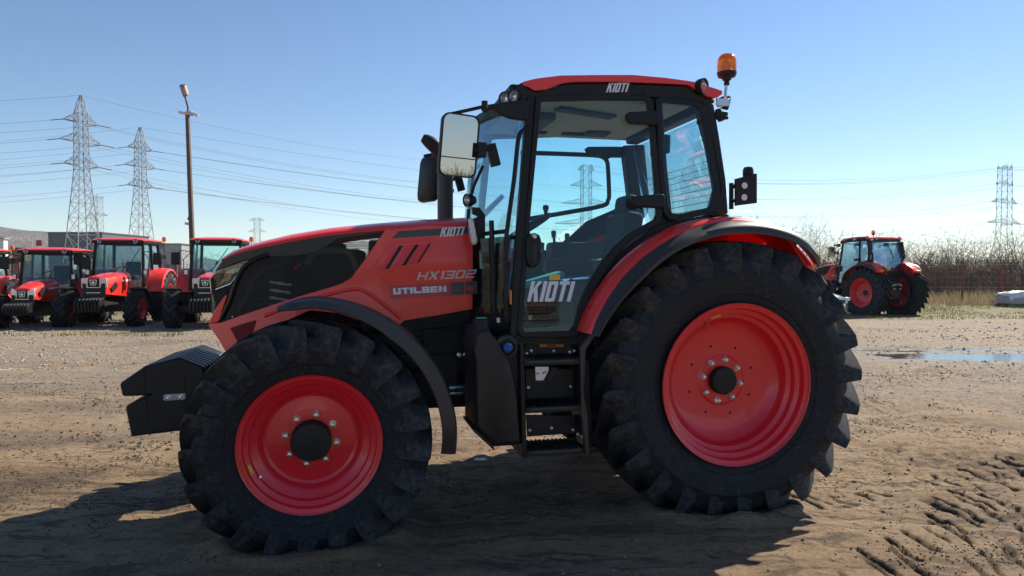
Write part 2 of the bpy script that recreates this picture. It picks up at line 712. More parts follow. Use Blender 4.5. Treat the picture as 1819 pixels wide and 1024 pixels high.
# ------------------------------------------------------------------ wheels
def tyre_mesh(name, Ro, r0, w, nl, lh, seg=96):
    """tractor tyre: revolved casing plus curved lugs that run from the crown down over the shoulder"""
    Rc = Ro - lh
    half = [(0.0, Rc), (.26 * w, Rc - .010), (.38 * w, Rc - .030), (.45 * w, Rc - .075), (.487 * w, Rc - .14),
            (.50 * w, (Rc + r0) / 2 + .01), (.485 * w, r0 + .10), (.455 * w, r0 + .055), (.44 * w, r0 + .05), (.425 * w, r0 + .02), (.40 * w, r0 - .012)]
    prof = [(-y, r) for y, r in reversed(half[1:])] + half
    vs, fs, wear = [], [], []
    m = len(prof)
    for k in range(seg):
        a = 2 * math.pi * k / seg
        for (y, r) in prof:
            vs.append((r * math.cos(a), y, r * math.sin(a)))
            wear.append(max(0.0, min(0.75, (abs(y) / w - .36) * 6)) if r > Rc - .10 else 0.10)
    for k in range(seg):
        k2 = (k + 1) % seg
        for i in range(m - 1):
            fs.append((k * m + i, k2 * m + i, k2 * m + i + 1, k * m + i + 1))
    # (base y, base r, top y, top r, sweep, half-widths base- top- top+ base+, wear); the lug ends in a sharp tooth that trails away
    steps = [(-.03, Rc - .012, -.03, Ro, 0.00, (-.046, -.028, .022, .036), .15), (.13, Rc - .012, .13, Ro - .002, .15, (-.046, -.026, .022, .036), .2),
             (.27, Rc - .024, .27, Ro - .006, .32, (-.050, -.026, .023, .036), .3), (.37, Rc - .045, .385, Ro - .010, .47, (-.062, -.026, .024, .036), .5),
             (.44, Rc - .085, .480, Ro - .016, .60, (-.090, -.024, .025, .036), .8), (.462, Rc - .105, .510, Ro - .034, .65, (-.115, -.020, .024, .034), 1.0),
             (.474, Rc - .13, .514, Rc - .058, .68, (-.095, -.030, .018, .028), .9), (.487, Rc - .17, .500, Rc - .135, .70, (-.045, -.018, .006, .012), .5)]
    for side in (1, -1):
        for k in range(nl):
            th0 = 2 * math.pi * (k + (0.5 if side < 0 else 0)) / nl
            jit = random.uniform(-.003, .003)
            ringidx = []
            for (yb, rb, yt, rt, arc, hw4, we) in steps:
                th = th0 + arc * w * 0.95 / Ro
                idx = []
                for (y, r, hw, wv) in ((yb, rb, hw4[0], we), (yt, rt + jit, hw4[1], we), (yt, rt + jit, hw4[2], we), (yb, rb, hw4[3], we * .3)):
                    a = th + hw / Ro
                    idx.append(len(vs))
                    vs.append((r * math.cos(a), side * y * w, r * math.sin(a)))
                    wear.append(wv)
                ringidx.append(idx)
            for a, b_ in zip(ringidx, ringidx[1:]):
                for q in range(3):
                    f = (a[q], a[q + 1], b_[q + 1], b_[q])
                    fs.append(f if side > 0 else tuple(reversed(f)))
            fs.append(tuple(ringidx[0]) if side < 0 else tuple(reversed(ringidx[0])))
            fs.append(tuple(ringidx[-1]) if side > 0 else tuple(reversed(ringidx[-1])))
    me = bpy.data.meshes.new(name)
    me.from_pydata(vs, [], fs)
    atr = me.attributes.new('wear', 'FLOAT', 'POINT')
    atr.data.foreach_set('value', wear)
    bm = bmesh.new()
    bm.from_mesh(me)
    bmesh.ops.recalc_face_normals(bm, faces=bm.faces)
    for f in bm.faces:
        f.smooth = True
    for e in bm.edges:
        e.smooth = len(e.link_faces) == 2 and e.calc_face_angle(0) < R(22)
    bm.to_mesh(me)
    bm.free()
    me.materials.append(RUBBER)
    return me


def nut_mesh():
    mb = MB()
    mb.lathe([(-.004, 0.0), (-.004, .017), (.0, .017), (.0, .0)], 14)
    n = 6
    secs = []
    for y, r in ((0, .0145), (.014, .0145), (.016, .012)):
        secs.append([(r * math.cos(2 * math.pi * k / n), y, r * math.sin(2 * math.pi * k / n)) for k in range(n)])
    mb.loft(secs)
    mb.lathe([(.016, .008), (.026, .008), (.027, .006), (.027, 0)], 10)
    return mb.mesh('wheel_nut', CHROME, 30)


NUT = nut_mesh()


HOLE = MB().lathe([(0, .009), (.0012, .009), (.0012, 0)], 10).mesh('rim_hole', GLOSSB)


def rim_mesh(prof, name):
    return MB().lathe(prof, 72).mesh(name, RIM, 28)


REAR_RIM = rim_mesh([(.0, .512), (.004, .519), (-.006, .521), (-.012, .512), (-.014, .497), (-.018, .488), (-.055, .478), (-.065, .462), (-.068, .452),
                     (-.105, .446), (-.115, .432), (-.120, .420), (-.165, .412), (-.185, .398), (-.21, .362), (-.222, .335), (-.222, .17), (-.214, .155),
                     (-.214, .09), (-.235, .09), (-.235, .45), (-.44, .47), (-.46, .512), (-.47, .518)], 'rear_rim')
FRONT_RIM = rim_mesh([(.0, .384), (.004, .391), (-.008, .394), (-.013, .384), (-.015, .372), (-.020, .362), (-.046, .356), (-.056, .340), (-.060, .332),
                      (-.085, .326), (-.098, .312), (-.106, .296), (-.118, .280), (-.150, .262), (-.158, .245), (-.150, .18), (-.146, .16), (-.146, .09), (-.17, .09),
                      (-.17, .33), (-.35, .35), (-.37, .384), (-.38, .390)], 'front_rim')
REAR_TYRE = tyre_mesh('rear_tyre', .925, .522, .50, 24, .062)
FRONT_TYRE = tyre_mesh('front_tyre', .685, .396, .41, 21, .055, 84)


def hub_mesh(r, h, name, mat):
    return MB().lathe([(-.02, r * 1.0), (h * .8, r), (h, r * .93), (h + .004, r * .75), (h + .002, 0)], 32).mesh(name, mat, 35)


REAR_HUB = hub_mesh(.092, .05, 'rear_hub_cap', BLACK)
FRONT_HUB = hub_mesh(.112, .085, 'front_hub_cap', DARKM)


def wheel(root, side, x, z, lat, front, steer=0.0, camber=0.0, spin=0.0):
    rim = link_mesh('wheel_rim', FRONT_RIM if front else REAR_RIM, root, (x, side * lat, z))
    rz = steer if side > 0 else math.pi + steer
    rim.rotation_euler = (camber * side, 0, rz)
    w = .41 if front else .50
    inset = .18 if front else .235
    t = link_mesh('tyre', FRONT_TYRE if front else REAR_TYRE, rim, (0, -inset, 0), (0, spin, 0))
    if side < 0:                                   # keep the chevrons running the right way
        t.rotation_euler = (0, spin, math.pi)
    link_mesh('hub_cap', FRONT_HUB if front else REAR_HUB, rim, (0, -.146 if front else -.214, 0))
    rn, rp, n = (.142, -.146, 8) if front else (.137, -.214, 8)
    for k in range(n):
        a = 2 * math.pi * (k + .25) / n
        link_mesh('wheel_nut', NUT, rim, (rn * math.cos(a), rp, rn * math.sin(a)), (0, -a, 0)).scale = (1.25, 1.2, 1.25)
    # valve and rim sticker
    vm = MB()
    a = R(-32) if front else R(65)
    rr = .335 if front else .44
    yy = -.055 if front else -.10
    vm.tube([(rr * math.cos(a), yy - .01, rr * math.sin(a)), ((rr - .022) * math.cos(a), yy + .022, (rr - .022) * math.sin(a))], .007, 8)
    vm.build('valve', CHROME, rim)
    sm = MB()
    a0 = a + R(6)
    sm.prism([((rr + q * .012 + .012) * math.cos(a0 + s), yy + .012, (rr + q * .012 + .012) * math.sin(a0 + s)) for s, q in
              ((0, -1), (.16, -1), (.16, .3), (0, .3))], (0, -.012, 0))
    sm.build('rim_sticker', YELLOW, rim, smooth=0)
    if not front:
        for k in range(8):
            b_ = 2 * math.pi * (k + .6) / 8
            link_mesh('rim_hole', HOLE, rim, (.235 * math.cos(b_), -.2215, .235 * math.sin(b_)))
    return rim


# ------------------------------------------------------------------ the large tractor
def hoodW(x, z=0):
    if x < 2.75:
        return .40
    t = min(1.0, (x - 2.75) / .55)
    return .40 - .19 * t ** 2.2


def cabL(x, z):
    return .815 - .09 * (z - 1.18) / 1.47


def hs(u, v):
    return on(u, v, hoodW, .4)


def cs(u, v, d=0.0):
    p = on(u, v, lambda x, z: cabL(x, z) + d, .78)
    return p


def both(mbf, name, mat, root, **kw):
    """the same part on the left and on the right"""
    a = mbf()
    o1 = a.build(name, mat, root, **kw)
    o2 = a.mirror().build(name, mat, root, **kw)
    return o1, o2


def xz(pts, f=hs):
    return [(p.x, p.z) for p in (f(u, v) for u, v in pts)]


def wheel_lamp(root, p, r, d, depth=.05, name='work_lamp'):
    """round work lamp looking along d"""
    q = Vector(d).to_track_quat('Y', 'Z').to_matrix()
    def tr(mb):
        mb.v = [tuple(q @ Vector(v_) + Vector(p)) for v_ in mb.v]
        return mb
    h = tr(MB().lathe([(-depth, 0), (-depth, r * .6), (-depth * .5, r * .95), (0, r), (.004, r), (.004, r * .88), (-.004, r * .86)], 28)).build(name, BLACK, root)
    tr(MB().lathe([(-.030, .0), (-.028, r * .3), (-.004, r * .86)], 24)).build('reflector', REFL, h)
    tr(MB().lathe([(-.003, r * .87), (.004, r * .6), (.007, 0)], 24)).build('lens', CLEAR, h)
    return h


def build_tractor():
    root = empty('tractor', (AXLE[0], AXLE[1], 0), PSI)
    # ---------------- chassis, engine, axles
    mb = MB()
    mb.box((1.55, 0, .78), (2.7, .34, .36))
    mb.box((2.55, 0, .86), (1.3, .42, .30))
    mb.box((.25, 0, .86), (.95, .50, .46))
    mb.box((3.05, 0, .80), (.5, .36, .24))
    mb.build('chassis', DARKM, root, bevel=.015)
    mb = MB()
    mb.lathe([(-.55, .0), (-.55, .09), (-.30, .17), (.30, .17), (.55, .09), (.55, 0)], 20, (0, 0, .84))
    mb.lathe([(-.88, .0), (-.88, .075), (.88, .075), (.88, 0)], 16, (0, 0, .84))
    mb.build('rear_axle', DARKM, root)
    mb = MB()
    mb.tube([(2.61, -.78, .60), (2.61, -.30, .62), (2.61, .30, .62), (2.61, .78, .60)], [.09, .085, .085, .09], 14)
    mb.box((2.61, 0, .60), (.30, .30, .28))
    mb.box((2.61, .70, .60), (.22, .12, .34))
    mb.box((2.61, -.70, .60), (.22, .12, .34))
    mb.build('front_axle', DARKM, root, bevel=.012)
    mb = MB()
    mb.box((2.05, 0, 1.22), (.95, .56, .56))
    mb.box((1.80, .05, 1.50), (.40, .50, .18))
    mb.box((2.40, .0, 1.42), (.42, .42, .36))
    mb.box((2.32, .10, 1.60), (.26, .30, .10))
    mb.box((2.72, -.05, 1.44), (.86, .40, .52))
    mb.box((2.62, -.05, 1.62), (.60, .44, .18))
    mb.build('engine', DARKM, root, bevel=.02)
    mb = MB()
    mb.lathe([(-.20, 0), (-.20, .12), (-.17, .135), (.17, .135), (.20, .12), (.20, 0)], 22, (2.62, .02, 1.62), 'x')
    mb.box((2.22, .10, 1.66), (.10, .16, .22))
    mb.build('air_cleaner', BLACK, root, bevel=.008)
    mb = MB()
    mb.box((2.88, 0, 1.36), (.14, .56, .52))
    mb.box((2.98, 0, 1.34), (.03, .52, .50))
    mb.build('radiator', BLACK, root, bevel=.012)
    mb = MB()
    for k in range(11):
        mb.box((2.97, .10 + .0, 1.14 + k * .04), (.012, .30, .012))
    for k in range(6):
        mb.bar((2.80 - .006 * k, .285, 1.22 + .05 * k), (2.90, .285, 1.24 + .05 * k), .016)
    mb.build('radiator_fin', SILVERP, root)
    ip = smooth_path([P(545, 470, .30), P(553, 455, .30), P(570, 447, .30), P(600, 445, .30), P(618, 450, .30), P(628, 465, .30), P(636, 485, .29)], 5)
    MB().tube(ip, .021, 12).build('intake_pipe', simple('grey_hose', (.16, .155, .15), .5), root)
    MB().tube([P(522, 478, .33), P(534, 470, .33)], .010, 8).build('red_lever', RED, root)
    # side engine-bay cover under the bonnet: slatted black panel behind the front wheel
    mb = MB()
    low = xz([(858, 548), (716, 570), (700, 640), (700, 668), (858, 668)], lambda u, v: P(u, v, .37))
    mb.prism([(x, .34, z) for x, z in low], (0, -.03, 0))
    mb.build('engine_side_panel', BLACK, root, bevel=.006)
    for k in range(5):
        a, b_ = P(742 - 2 * k, 575 + 10 * k, .375), P(852, 560 + 10 * k, .375)
        MB().bar(a, b_, .02, .010).build('cover_slat', BLACK, root, bevel=.003)
    mb = MB()
    mb.box((1.95, .32, .86), (.52, .16, .30))
    mb.box((1.78, .30, 1.08), (.30, .14, .2))
    mb.box((2.15, .30, 1.06), (.22, .12, .18))
    mb.build('battery_box', BLACK, root, bevel=.015)
    MB().tube([P(798, 690, .40), P(850, 686, .40)], .018, 10).tube([P(796, 700, .42), P(846, 697, .42)], .012, 10).build('steering_pipe', CHROME, root)
    for (u, v) in ((816, 631), (827, 631)):
        p = P(u, v, .415)
        link_mesh('bolt', NUT, root, p)
    # ---------------- bonnet
    tops = [P(u, v, .25) for u, v in ((833, 387), (747, 391.5), (665, 398.5), (590, 406), (520, 418), (473, 429.5), (434, 440.5), (403, 456), (384, 476), (373, 494))]
    tl = sorted((p.x, p.z) for p in tops)
    tl[-1] = (3.262, 1.50)

    def zt(x):
        if x <= tl[0][0]:
            return tl[0][1]
        for (x0, z0), (x1, z1) in zip(tl, tl[1:]):
            if x <= x1:
                return z0 + (z1 - z0) * (x - x0) / (x1 - x0)
        return tl[-1][1]
    strip = sorted(xz([(684, 409.5), (640, 413), (575, 420), (520, 429), (473, 438.5), (435, 447), (411, 454.5), (396, 462)]))

    def zs(x):
        if x <= strip[0][0]:
            t = (x - 1.59) / (strip[0][0] - 1.59)
            return (zt(x) - .075) * (1 - max(0, t)) + strip[0][1] * max(0, t)
        for (x0, z0), (x1, z1) in zip(strip, strip[1:]):
            if x <= x1:
                return z0 + (z1 - z0) * (x - x0) / (x1 - x0)
        return strip[-1][1]
    secs = []
    xe = strip[-1][0]
    for i in range(31):
        x = 1.595 + (xe - 1.595) * i / 30
        w, a, b_ = hoodW(x), zs(x), max(zt(x) + .012, zs(x) + .012)
        ring_ = []
        for k in range(25):
            th = math.pi * k / 24
            cs_, sn = math.cos(th), math.sin(th)
            ring_.append(Vector((x + .05 * (1 - abs(cs_)) * (i / 30) ** 4, w * math.copysign(abs(cs_) ** (2 / 2.6), cs_), a + (b_ - a) * abs(sn) ** (2 / 2.4))))
        inner = [p + Vector((0, -.02 * math.copysign(1, p.y) if abs(p.y) > .03 else 0, -.016)) for p in reversed(ring_)]
        secs.append(ring_ + inner)
    MB().loft(secs).build('bonnet_top', RED, root, smooth=40)
    # black nose crown in front of the red
    secs = []
    for i in range(13):
        x = xe + .001 + (3.262 - xe) * i / 12
        w = hoodW(x) * (1 - .12 * (i / 12) ** 2)
        b_ = zt(x) + .010 - .02 * (i / 12)
        a = b_ - .075 - .20 * (i / 12)
        ring_ = []
        for k in range(17):
            th = math.pi * k / 16
            cs_, sn = math.cos(th), math.sin(th)
            ring_.append(Vector((x + .05 * (1 - abs(cs_)), w * math.copysign(abs(cs_) ** (2 / 3.0), cs_), a + (b_ - a) * abs(sn) ** (2 / 2.6))))
        secs.append(ring_)
    MB().loft(secs, closed=True).build('nose_crown', GLOSSB, root, smooth=45)
    # red flank: rises over the wheel arch, sweeps forward to the chin
    up = xz([(833, 394), (760, 401), (684, 410), (672, 427), (655, 452), (634, 481), (624, 494), (608, 503), (590, 510), (545, 523), (497, 538), (434, 559), (395, 573), (372, 576)])
    up[0] = (1.597, zs(1.60))
    lo = xz([(856, 549), (786, 559), (718, 569.5), (694, 592), (655, 575), (600, 556), (551, 551), (515, 567), (480, 584), (440, 606), (404, 626), (384, 594), (371, 578)])
    lo[0] = (1.597, lo[0][1])

    def flank(x, z):
        bulge = .012 * math.exp(-((z - 1.62) / .10) ** 2) if x < 2.2 else 0
        return hoodW(x) + .004 + bulge + .03 * max(0, min(1, (1.45 - z) / .4)) * max(0, min(1, (x - 1.9) / .5))
    fl = MB().sheet(up, lo, flank, .014, 70, 10)
    fl.build('bonnet_flank', RED, root, smooth=40)
    fl.mirror().build('bonnet_flank', RED, root, smooth=40)
    FL = lambda u, v: on(u, v, flank, .41)
    # raised crease over the arch
    cr = [FL(u, v) + Vector((0, .001, 0)) for u, v in ((470, 562), (520, 543), (590, 522), (632, 514), (655, 522), (690, 548), (712, 566))]
    MB().tube(smooth_path(cr, 5), .012, 8).build('arch_crease', RED, root, smooth=60)
    # chin: reflector pocket, nose edge
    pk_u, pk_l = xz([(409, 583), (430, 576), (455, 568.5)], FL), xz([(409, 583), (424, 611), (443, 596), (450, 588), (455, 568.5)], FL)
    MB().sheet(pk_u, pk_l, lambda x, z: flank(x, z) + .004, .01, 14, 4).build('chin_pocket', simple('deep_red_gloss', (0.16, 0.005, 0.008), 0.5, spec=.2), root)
    both(lambda: MB().prism([hs(u, v) + Vector((0, .012, 0)) for u, v in ((405, 523), (399, 526), (384, 548), (371, 573), (373, 577), (390, 571), (394, 556))], (0, -.05, 0)),
         'nose_edge', RED, root, bevel=.006)
    # dark slot in the arch lip
    MB().prism([FL(u, v) + Vector((0, .006, 0)) for u, v in ((651, 563), (668, 572), (655, 590), (640, 582))], (0, -.01, 0)).build('arch_slot', BLACK, root)
    # smoked/perforated side grille
    gup = xz([(684, 409.5), (640, 413), (575, 420), (520, 429), (473, 438.5), (462, 449), (440, 458), (420, 470), (411, 490), (405, 520), (392, 560)])
    glo = xz([(684, 412), (655, 452), (634, 481), (624, 494), (590, 510), (497, 538), (434, 559), (398, 573), (390, 573)])
    both(lambda: MB().sheet(gup, glo, lambda x, z: hoodW(x) - .004, .002, 60, 6), 'side_grille', PERF, root)
    # gloss black band above the grille
    bup = xz([(684, 410), (640, 413.5), (575, 420.5), (520, 429.5), (473, 439), (435, 447.5), (411, 455), (396, 462.5), (384, 480)])
    blo = xz([(683, 411), (640, 418), (600, 424), (575, 440), (560, 449), (520, 455), (480, 455), (462, 458), (434, 462), (411, 470), (396, 477), (384, 483)])
    both(lambda: MB().sheet(bup, blo, lambda x, z: hoodW(x) + .003, .010, 50, 4), 'bonnet_band', GLOSSB, root)
    # curved pillar between lamp and grille
    pil = [hs(u, v) + Vector((0, -.002, 0)) for u, v in ((478, 452), (450, 463), (430, 480), (418, 505), (408, 535), (394, 566))]
    both(lambda: MB().tube(smooth_path(pil, 5), .017, 10), 'grille_pillar', GLOSSB, root)
    pil2 = [hs(u, v) + Vector((0, -.03, 0)) for u, v in ((520, 462), (480, 478), (455, 498), (440, 530), (425, 556))]
    both(lambda: MB().tube(smooth_path(pil2, 5), .028, 10), 'grille_rib', BLACK, root)
    # headlamp
    hl = [(372, 496), (384, 484), (397, 478), (430, 466), (462, 458.5), (440, 469), (425, 480), (416, 496), (410, 505), (375, 518)]
    hp = [hs(u, v) + Vector((0, .005, 0)) for u, v in hl]
    h1 = MB().prism([p - Vector((0, .03, 0)) for p in hp], (0, -.05, 0)).build('headlamp', GLOSSB, root, bevel=.003)
    MB().prism(hp, (0, -.004, 0)).build('lens', SMOKE, h1)
    MB().ring([p + Vector((0, .001, 0)) for p in hp], [p + (sum(hp, Vector()) / len(hp) - p) * .06 + Vector((0, .001, 0)) for p in hp], (0, -.01, 0)).build('lamp_trim', CHROME, h1)
    MB().prism([hs(u, v) - Vector((0, .022, 0)) for u, v in ((402, 493), (412, 491), (407, 503), (399, 505))], (0, -.006, 0)).build('reflector', REFL, h1)
    MB().prism([hs(u, v) - Vector((0, .022, 0)) for u, v in ((390, 499), (397, 497), (394, 507), (388, 508))], (0, -.006, 0)).build('reflector', REFL, h1)
    h2 = MB().prism([p - Vector((0, .03, 0)) for p in hp], (0, -.05, 0)).mirror().build('headlamp', GLOSSB, root, bevel=.003)
    MB().prism(hp, (0, -.004, 0)).mirror().build('lens', SMOKE, h2)
    # front grille block between the lamps and the chin
    mb = MB()
    pr = [hs(u, v) for u, v in ((374, 494), (398, 500), (408, 508), (400, 532), (388, 552), (384, 547), (376, 518))]
    half = [(p.x, p.z) for p in pr]
    mb.prism([(x, .26, z) for x, z in half], (0, -.52, 0))
    mb.build('front_grille', BLACK, root, bevel=.01)
    mb = MB()
    for k in range(7):
        z = 1.24 + k * .035
        mb.bar((3.225 - .02 * k * .2, -.20, z), (3.225 - .02 * k * .2, .20, z), .02, .012)
    mb.build('grille_bar', DARKM, root)
    mb = MB()
    mb.prism([(3.235, -.26, 1.235), (3.245, -.26, 1.20), (3.13, -.26, 1.03), (3.08, -.26, 1.06), (3.12, -.26, 1.22)], (0, .52, 0))
    mb.build('chin', BLACK, root, bevel=.01)
    # bonnet louvres
    rec = [FL(u, v) + Vector((0, .003, 0)) for u, v in ((690, 431), (768, 424), (772, 430), (746, 470), (662, 484), (658, 480))]
    MB().ring([p + Vector((0, .007, 0)) for p in rec], [p + (sum(rec, Vector()) / 6 - p) * .11 + Vector((0, .007, 0)) for p in rec], (0, -.016, 0)).build('louvre_surround', RED, root, bevel=.002)
    for (a, b_) in (((687, 478), (713, 437)), ((717, 472), (741, 435)), ((744, 467), (765, 433))):
        q = [FL(a[0] - 3, a[1]), FL(a[0] + 3.5, a[1]), FL(b_[0] + 3, b_[1]), FL(b_[0] - 3, b_[1])]
        MB().prism([p + Vector((0, .0055, 0)) for p in q], (0, -.008, 0)).build('louvre_slot', BLACK, root, smooth=0)
        q2 = [FL(a[0] - 20, a[1] + 3), FL(a[0] - 4, a[1] + .5), FL(b_[0] - 4, b_[1]), FL(b_[0] - 20, b_[1] + 2)]
        q3 = [p + Vector((0, .001 + (0.019 if i in (1, 2) else 0), 0)) for i, p in enumerate(q2)]
        MB().prism(q3, (0, -.012, 0)).build('louvre_blade', RED, root, smooth=0)
    # decals
    MB().prism([FL(u, v) + Vector((0, .003, 0)) for u, v in ((695, 424), (708, 411), (834, 403), (836, 411), (835, 414.5))], (0, -.006, 0)).build('bonnet_stripe', STRIPE, root, smooth=0)
    kw = {'K': 1.05, 'I': .36, 'O': .95, 'T': .95}
    print_text(text_polys('KIOTI', .34, .18, kw, .13, .16), ((781, 421.5), (823, 418.5), (826, 402.5), (784, 405)), FL, .0055, 'brand_lettering', WHITEP, root)
    print_text(text_polys('HX1302', .24, .17, {'1': .5, 'H': 1.2, 'X': 1.2, '3': 1.15, '0': 1.15, '2': 1.15}, .20, .22), ((740, 498.5), (845, 493.5), (847, 479), (742, 484)), FL, .006, 'model_lettering', SILVERP, root)
    s1 = MB().prism([FL(u, v) + Vector((0, .003, 0)) for u, v in ((692, 508.5), (799.5, 502.5), (801, 525.5), (694, 531.5))], (0, -.006, 0)).build('dealer_sticker', PINKRED, root, smooth=0)
    print_text(text_polys('UTILBEN', .34, .24, {'I': .36}, .12, 0.0), ((699, 523.5), (793, 518.5), (792.5, 508), (698, 512.5)), FL, .0055, 'dealer_lettering', WHITEP, s1)
    s2 = MB().prism([FL(u, v) + Vector((0, .003, 0)) for u, v in ((800.5, 502), (824.5, 500.7), (825.5, 523.5), (801.5, 525))], (0, -.006, 0)).build('dealer_badge', STRIPE, root, smooth=0)
    MB().prism([FL(u, v) + Vector((0, .0045, 0)) for u, v in ((805, 516), (821, 515.2), (821, 516), (805, 516.8))], (0, -.003, 0)).build('small_print', PINKRED, s2, smooth=0)
    s3 = MB().prism([FL(u, v) + Vector((0, .003, 0)) for u, v in ((826, 500.6), (847.5, 499.4), (848.5, 522), (827, 523.3))], (0, -.006, 0)).build('dealer_badge', STRIPE, root, smooth=0)
    mb = MB()
    for q in (((831, 515), (843, 514.4), (841, 518), (834, 518.2)), ((829, 507), (831, 507), (834, 513), (831, 514)), ((845, 506.2), (846, 507), (843, 513), (840, 513)),
              ((834, 508.5), (839, 511), (840, 514), (832, 514.3))):
        mb.prism([FL(u, v) + Vector((0, .0045, 0)) for u, v in q], (0, -.003, 0))
    mb.build('ram_emblem', PINKRED, s3, smooth=0)
    # ---------------- front ballast: ten suitcase weights side by side
    prof = [(212, 683), (216, 679), (257, 651), (318, 635), (357, 650), (363, 655), (363, 668), (352, 690), (352, 762), (233, 776.5), (222, 724), (226, 720), (262, 703), (217, 705)]
    pts = [P(u, v, .36) for u, v in prof]
    me = None
    n = 10
    for k in range(n):
        y = .36 - k * .078
        if me is None:
            o = MB().prism([(p.x, 0, p.z) for p in pts], (0, -.070, 0)).build('front_weight', IRON, root, bevel=.012)
            me = o.data
        else:
            o = link_mesh('front_weight', me, root)
            bv = o.modifiers.new('bevel', 'BEVEL')
            bv.width, bv.segments, bv.limit_method, bv.angle_limit = .012, 2, 'ANGLE', R(40)
        o.location = (0, y, 0)
        # handle pocket: a recessed strip set in each plate face
        if k == 0:
            q = [P(u, v, .3612) for u, v in ((265, 659), (301, 649), (300, 655), (266, 666))]
            MB().prism([(p.x, .0022, p.z) for p in q], (0, -.004, 0)).build('weight_pocket', GLOSSB, o, smooth=0)
            for seg_ in (((256, 652), (256, 700)), ((327, 664), (327, 760)), ((259, 706), (260, 748))):
                MB().bar(Vector((P(*seg_[0], .361).x, .001, P(*seg_[0], .361).z)), Vector((P(*seg_[1], .361).x, .001, P(*seg_[1], .361).z)), .007, .007).build('cast_rib', IRON, o)
    q = [P(u, v, .366) for u, v in ((290, 703), (292, 701.5), (328, 699), (330, 701), (330, 708), (328, 710), (293, 712.5), (290.5, 711))]
    cl = MB().prism(q, (0, -.006, 0)).build('clamp_plate', ZINC, root, bevel=.001)
    for u, v in ((300, 707), (322, 705.5)):
        b_ = link_mesh('bolt', NUT, cl, P(u, v, .367))
    mb = MB()
    mb.box((3.32, 0, .72), (.40, .30, .20))
    mb.box((3.18, 0, .74), (.16, .70, .14))
    mb.build('weight_carrier', DARKM, root, bevel=.012)
    # ---------------- exhaust
    ey = -.34
    mb = MB()
    e0 = P(791, 392, ey)
    mb.tube([(e0.x, ey, 1.70), (e0.x, ey, P(791, 305, ey).z)], .060, 22)
    mb.tube([(e0.x, ey, P(791, 306, ey).z), (e0.x, ey, P(791, 302, ey).z)], .066, 22)
    mb.build('exhaust_pipe', GREYP, root)
    ep = smooth_path([(e0.x, ey, P(791, 304, ey).z), (e0.x + .005, ey, P(788, 285, ey).z), P(776, 264, ey), P(762, 252, ey), P(750, 245, ey)], 6)
    MB().tube(ep, [.056 - .030 * max(0, (i / (len(ep) - 1) - .55) / .45) ** 2 for i in range(len(ep))], 20).build('exhaust_tip', BLACK, root)
    # ---------------- front mudguards
    fc = Vector((2.61, 0, .60))
    def guard():
        secs = []
        nn = 34
        for i in range(nn + 1):
            a = R(77 + (187 - 77) * i / nn)
            t = i / nn
            rr = .812 - .03 * max(0, (.10 - t) / .10)
            wid = .18 if t > .06 else .10 + .08 * t / .06
            yc = .98
            lip = .050 + .035 * min(1, max(0, t - .15) / .3) if t > .08 else .02 + .03 * t / .08
            er = Vector((math.cos(a), 0, math.sin(a)))
            def q(rad, y):
                v_ = er * rad
                return Vector((fc.x + v_.x, y, fc.z + v_.z))
            tail = max(0, (t - .88) / .12)
            w2 = wid * (1 - .35 * tail)
            secs.append([q(rr - .006, yc - .22), q(rr + .004, yc - .10), q(rr + .002, yc + w2 * .35), q(rr - .012, yc + w2 * .60), q(rr - lip, yc + w2 * .66),
                         q(rr - lip - .006, yc + w2 * .62), q(rr - .026, yc + w2 * .50), q(rr - .012, yc + w2 * .25), q(rr - .010, yc - .10), q(rr - .018, yc - .22)])
        return MB().loft(secs)
    gl_ = guard()
    gl_.build('front_mudguard', GREYP, root, smooth=50)
    gl_.mirror().build('front_mudguard', GREYP, root, smooth=50)
    def bracket():
        mb = MB()
        mb.tube([(2.45, .66, .70), (2.32, .78, 1.05), (2.25, .86, 1.29)], .022, 8)
        mb.bar((2.25, .78, 1.29), (2.25, 1.04, 1.30), .05, .012)
        mb.tube([(2.40, .66, .66), (2.05, .80, .95), (1.93, .88, 1.00)], .022, 8)
        return mb
    both(bracket, 'mudguard_bracket', DARKM, root)
    # ---------------- wheels
    wheel(root, 1, 2.612, .598, 1.05, True, steer=R(1.5), camber=R(-2.2), spin=.06)
    wheel(root, -1, 2.612, .598, 1.05, True, steer=R(1.5), camber=R(-2.2), spin=.2)
    wheel(root, 1, 0, .838, 1.05, False, spin=.10)
    wheel(root, -1, 0, .838, 1.05, False, spin=.3)
    # ---------------- rear mudguards
    rcx, rcz = 0.0, .84
    def arc(lat, r, a, dz=0, sq=0):
        aa = R(a)
        return Vector((rcx + r * math.cos(aa), lat, rcz + r * math.sin(aa) + dz))
    def fender_profile(a):
        # radius of the crown along the angle (0 forward, 90 up): a touch taller behind
        return 1.055 + .035 * max(0, min(1, (a - 60) / 50))
    def red_guard():
        secs = []
        for i in range(41):
            a = 19 + (117 - 19) * i / 40
            r_ = fender_profile(a)
            ins = .60 if a > 75 else .60 + .15 * min(1, (75 - a) / 30)
            drop = .05 * max(0, (a - 100) / 17) ** 2
            top = [arc(ins, r_ - .03, a), arc(ins + .04, r_ - .004 - drop, a), arc(.82, r_ + .004 - drop, a), arc(.95, r_ - .012 - drop, a), arc(.985, r_ - .034 - drop, a), arc(.99, r_ - .055 - drop, a)]
            bot = [p - Vector((math.cos(R(a)), 0, math.sin(R(a)))) * .018 for p in reversed(top)]
            secs.append(top + bot)
        return MB().loft(secs)
    g = red_guard()
    g.build('rear_mudguard', RED, root, smooth=45)
    g.mirror().build('rear_mudguard', RED, root, smooth=45)
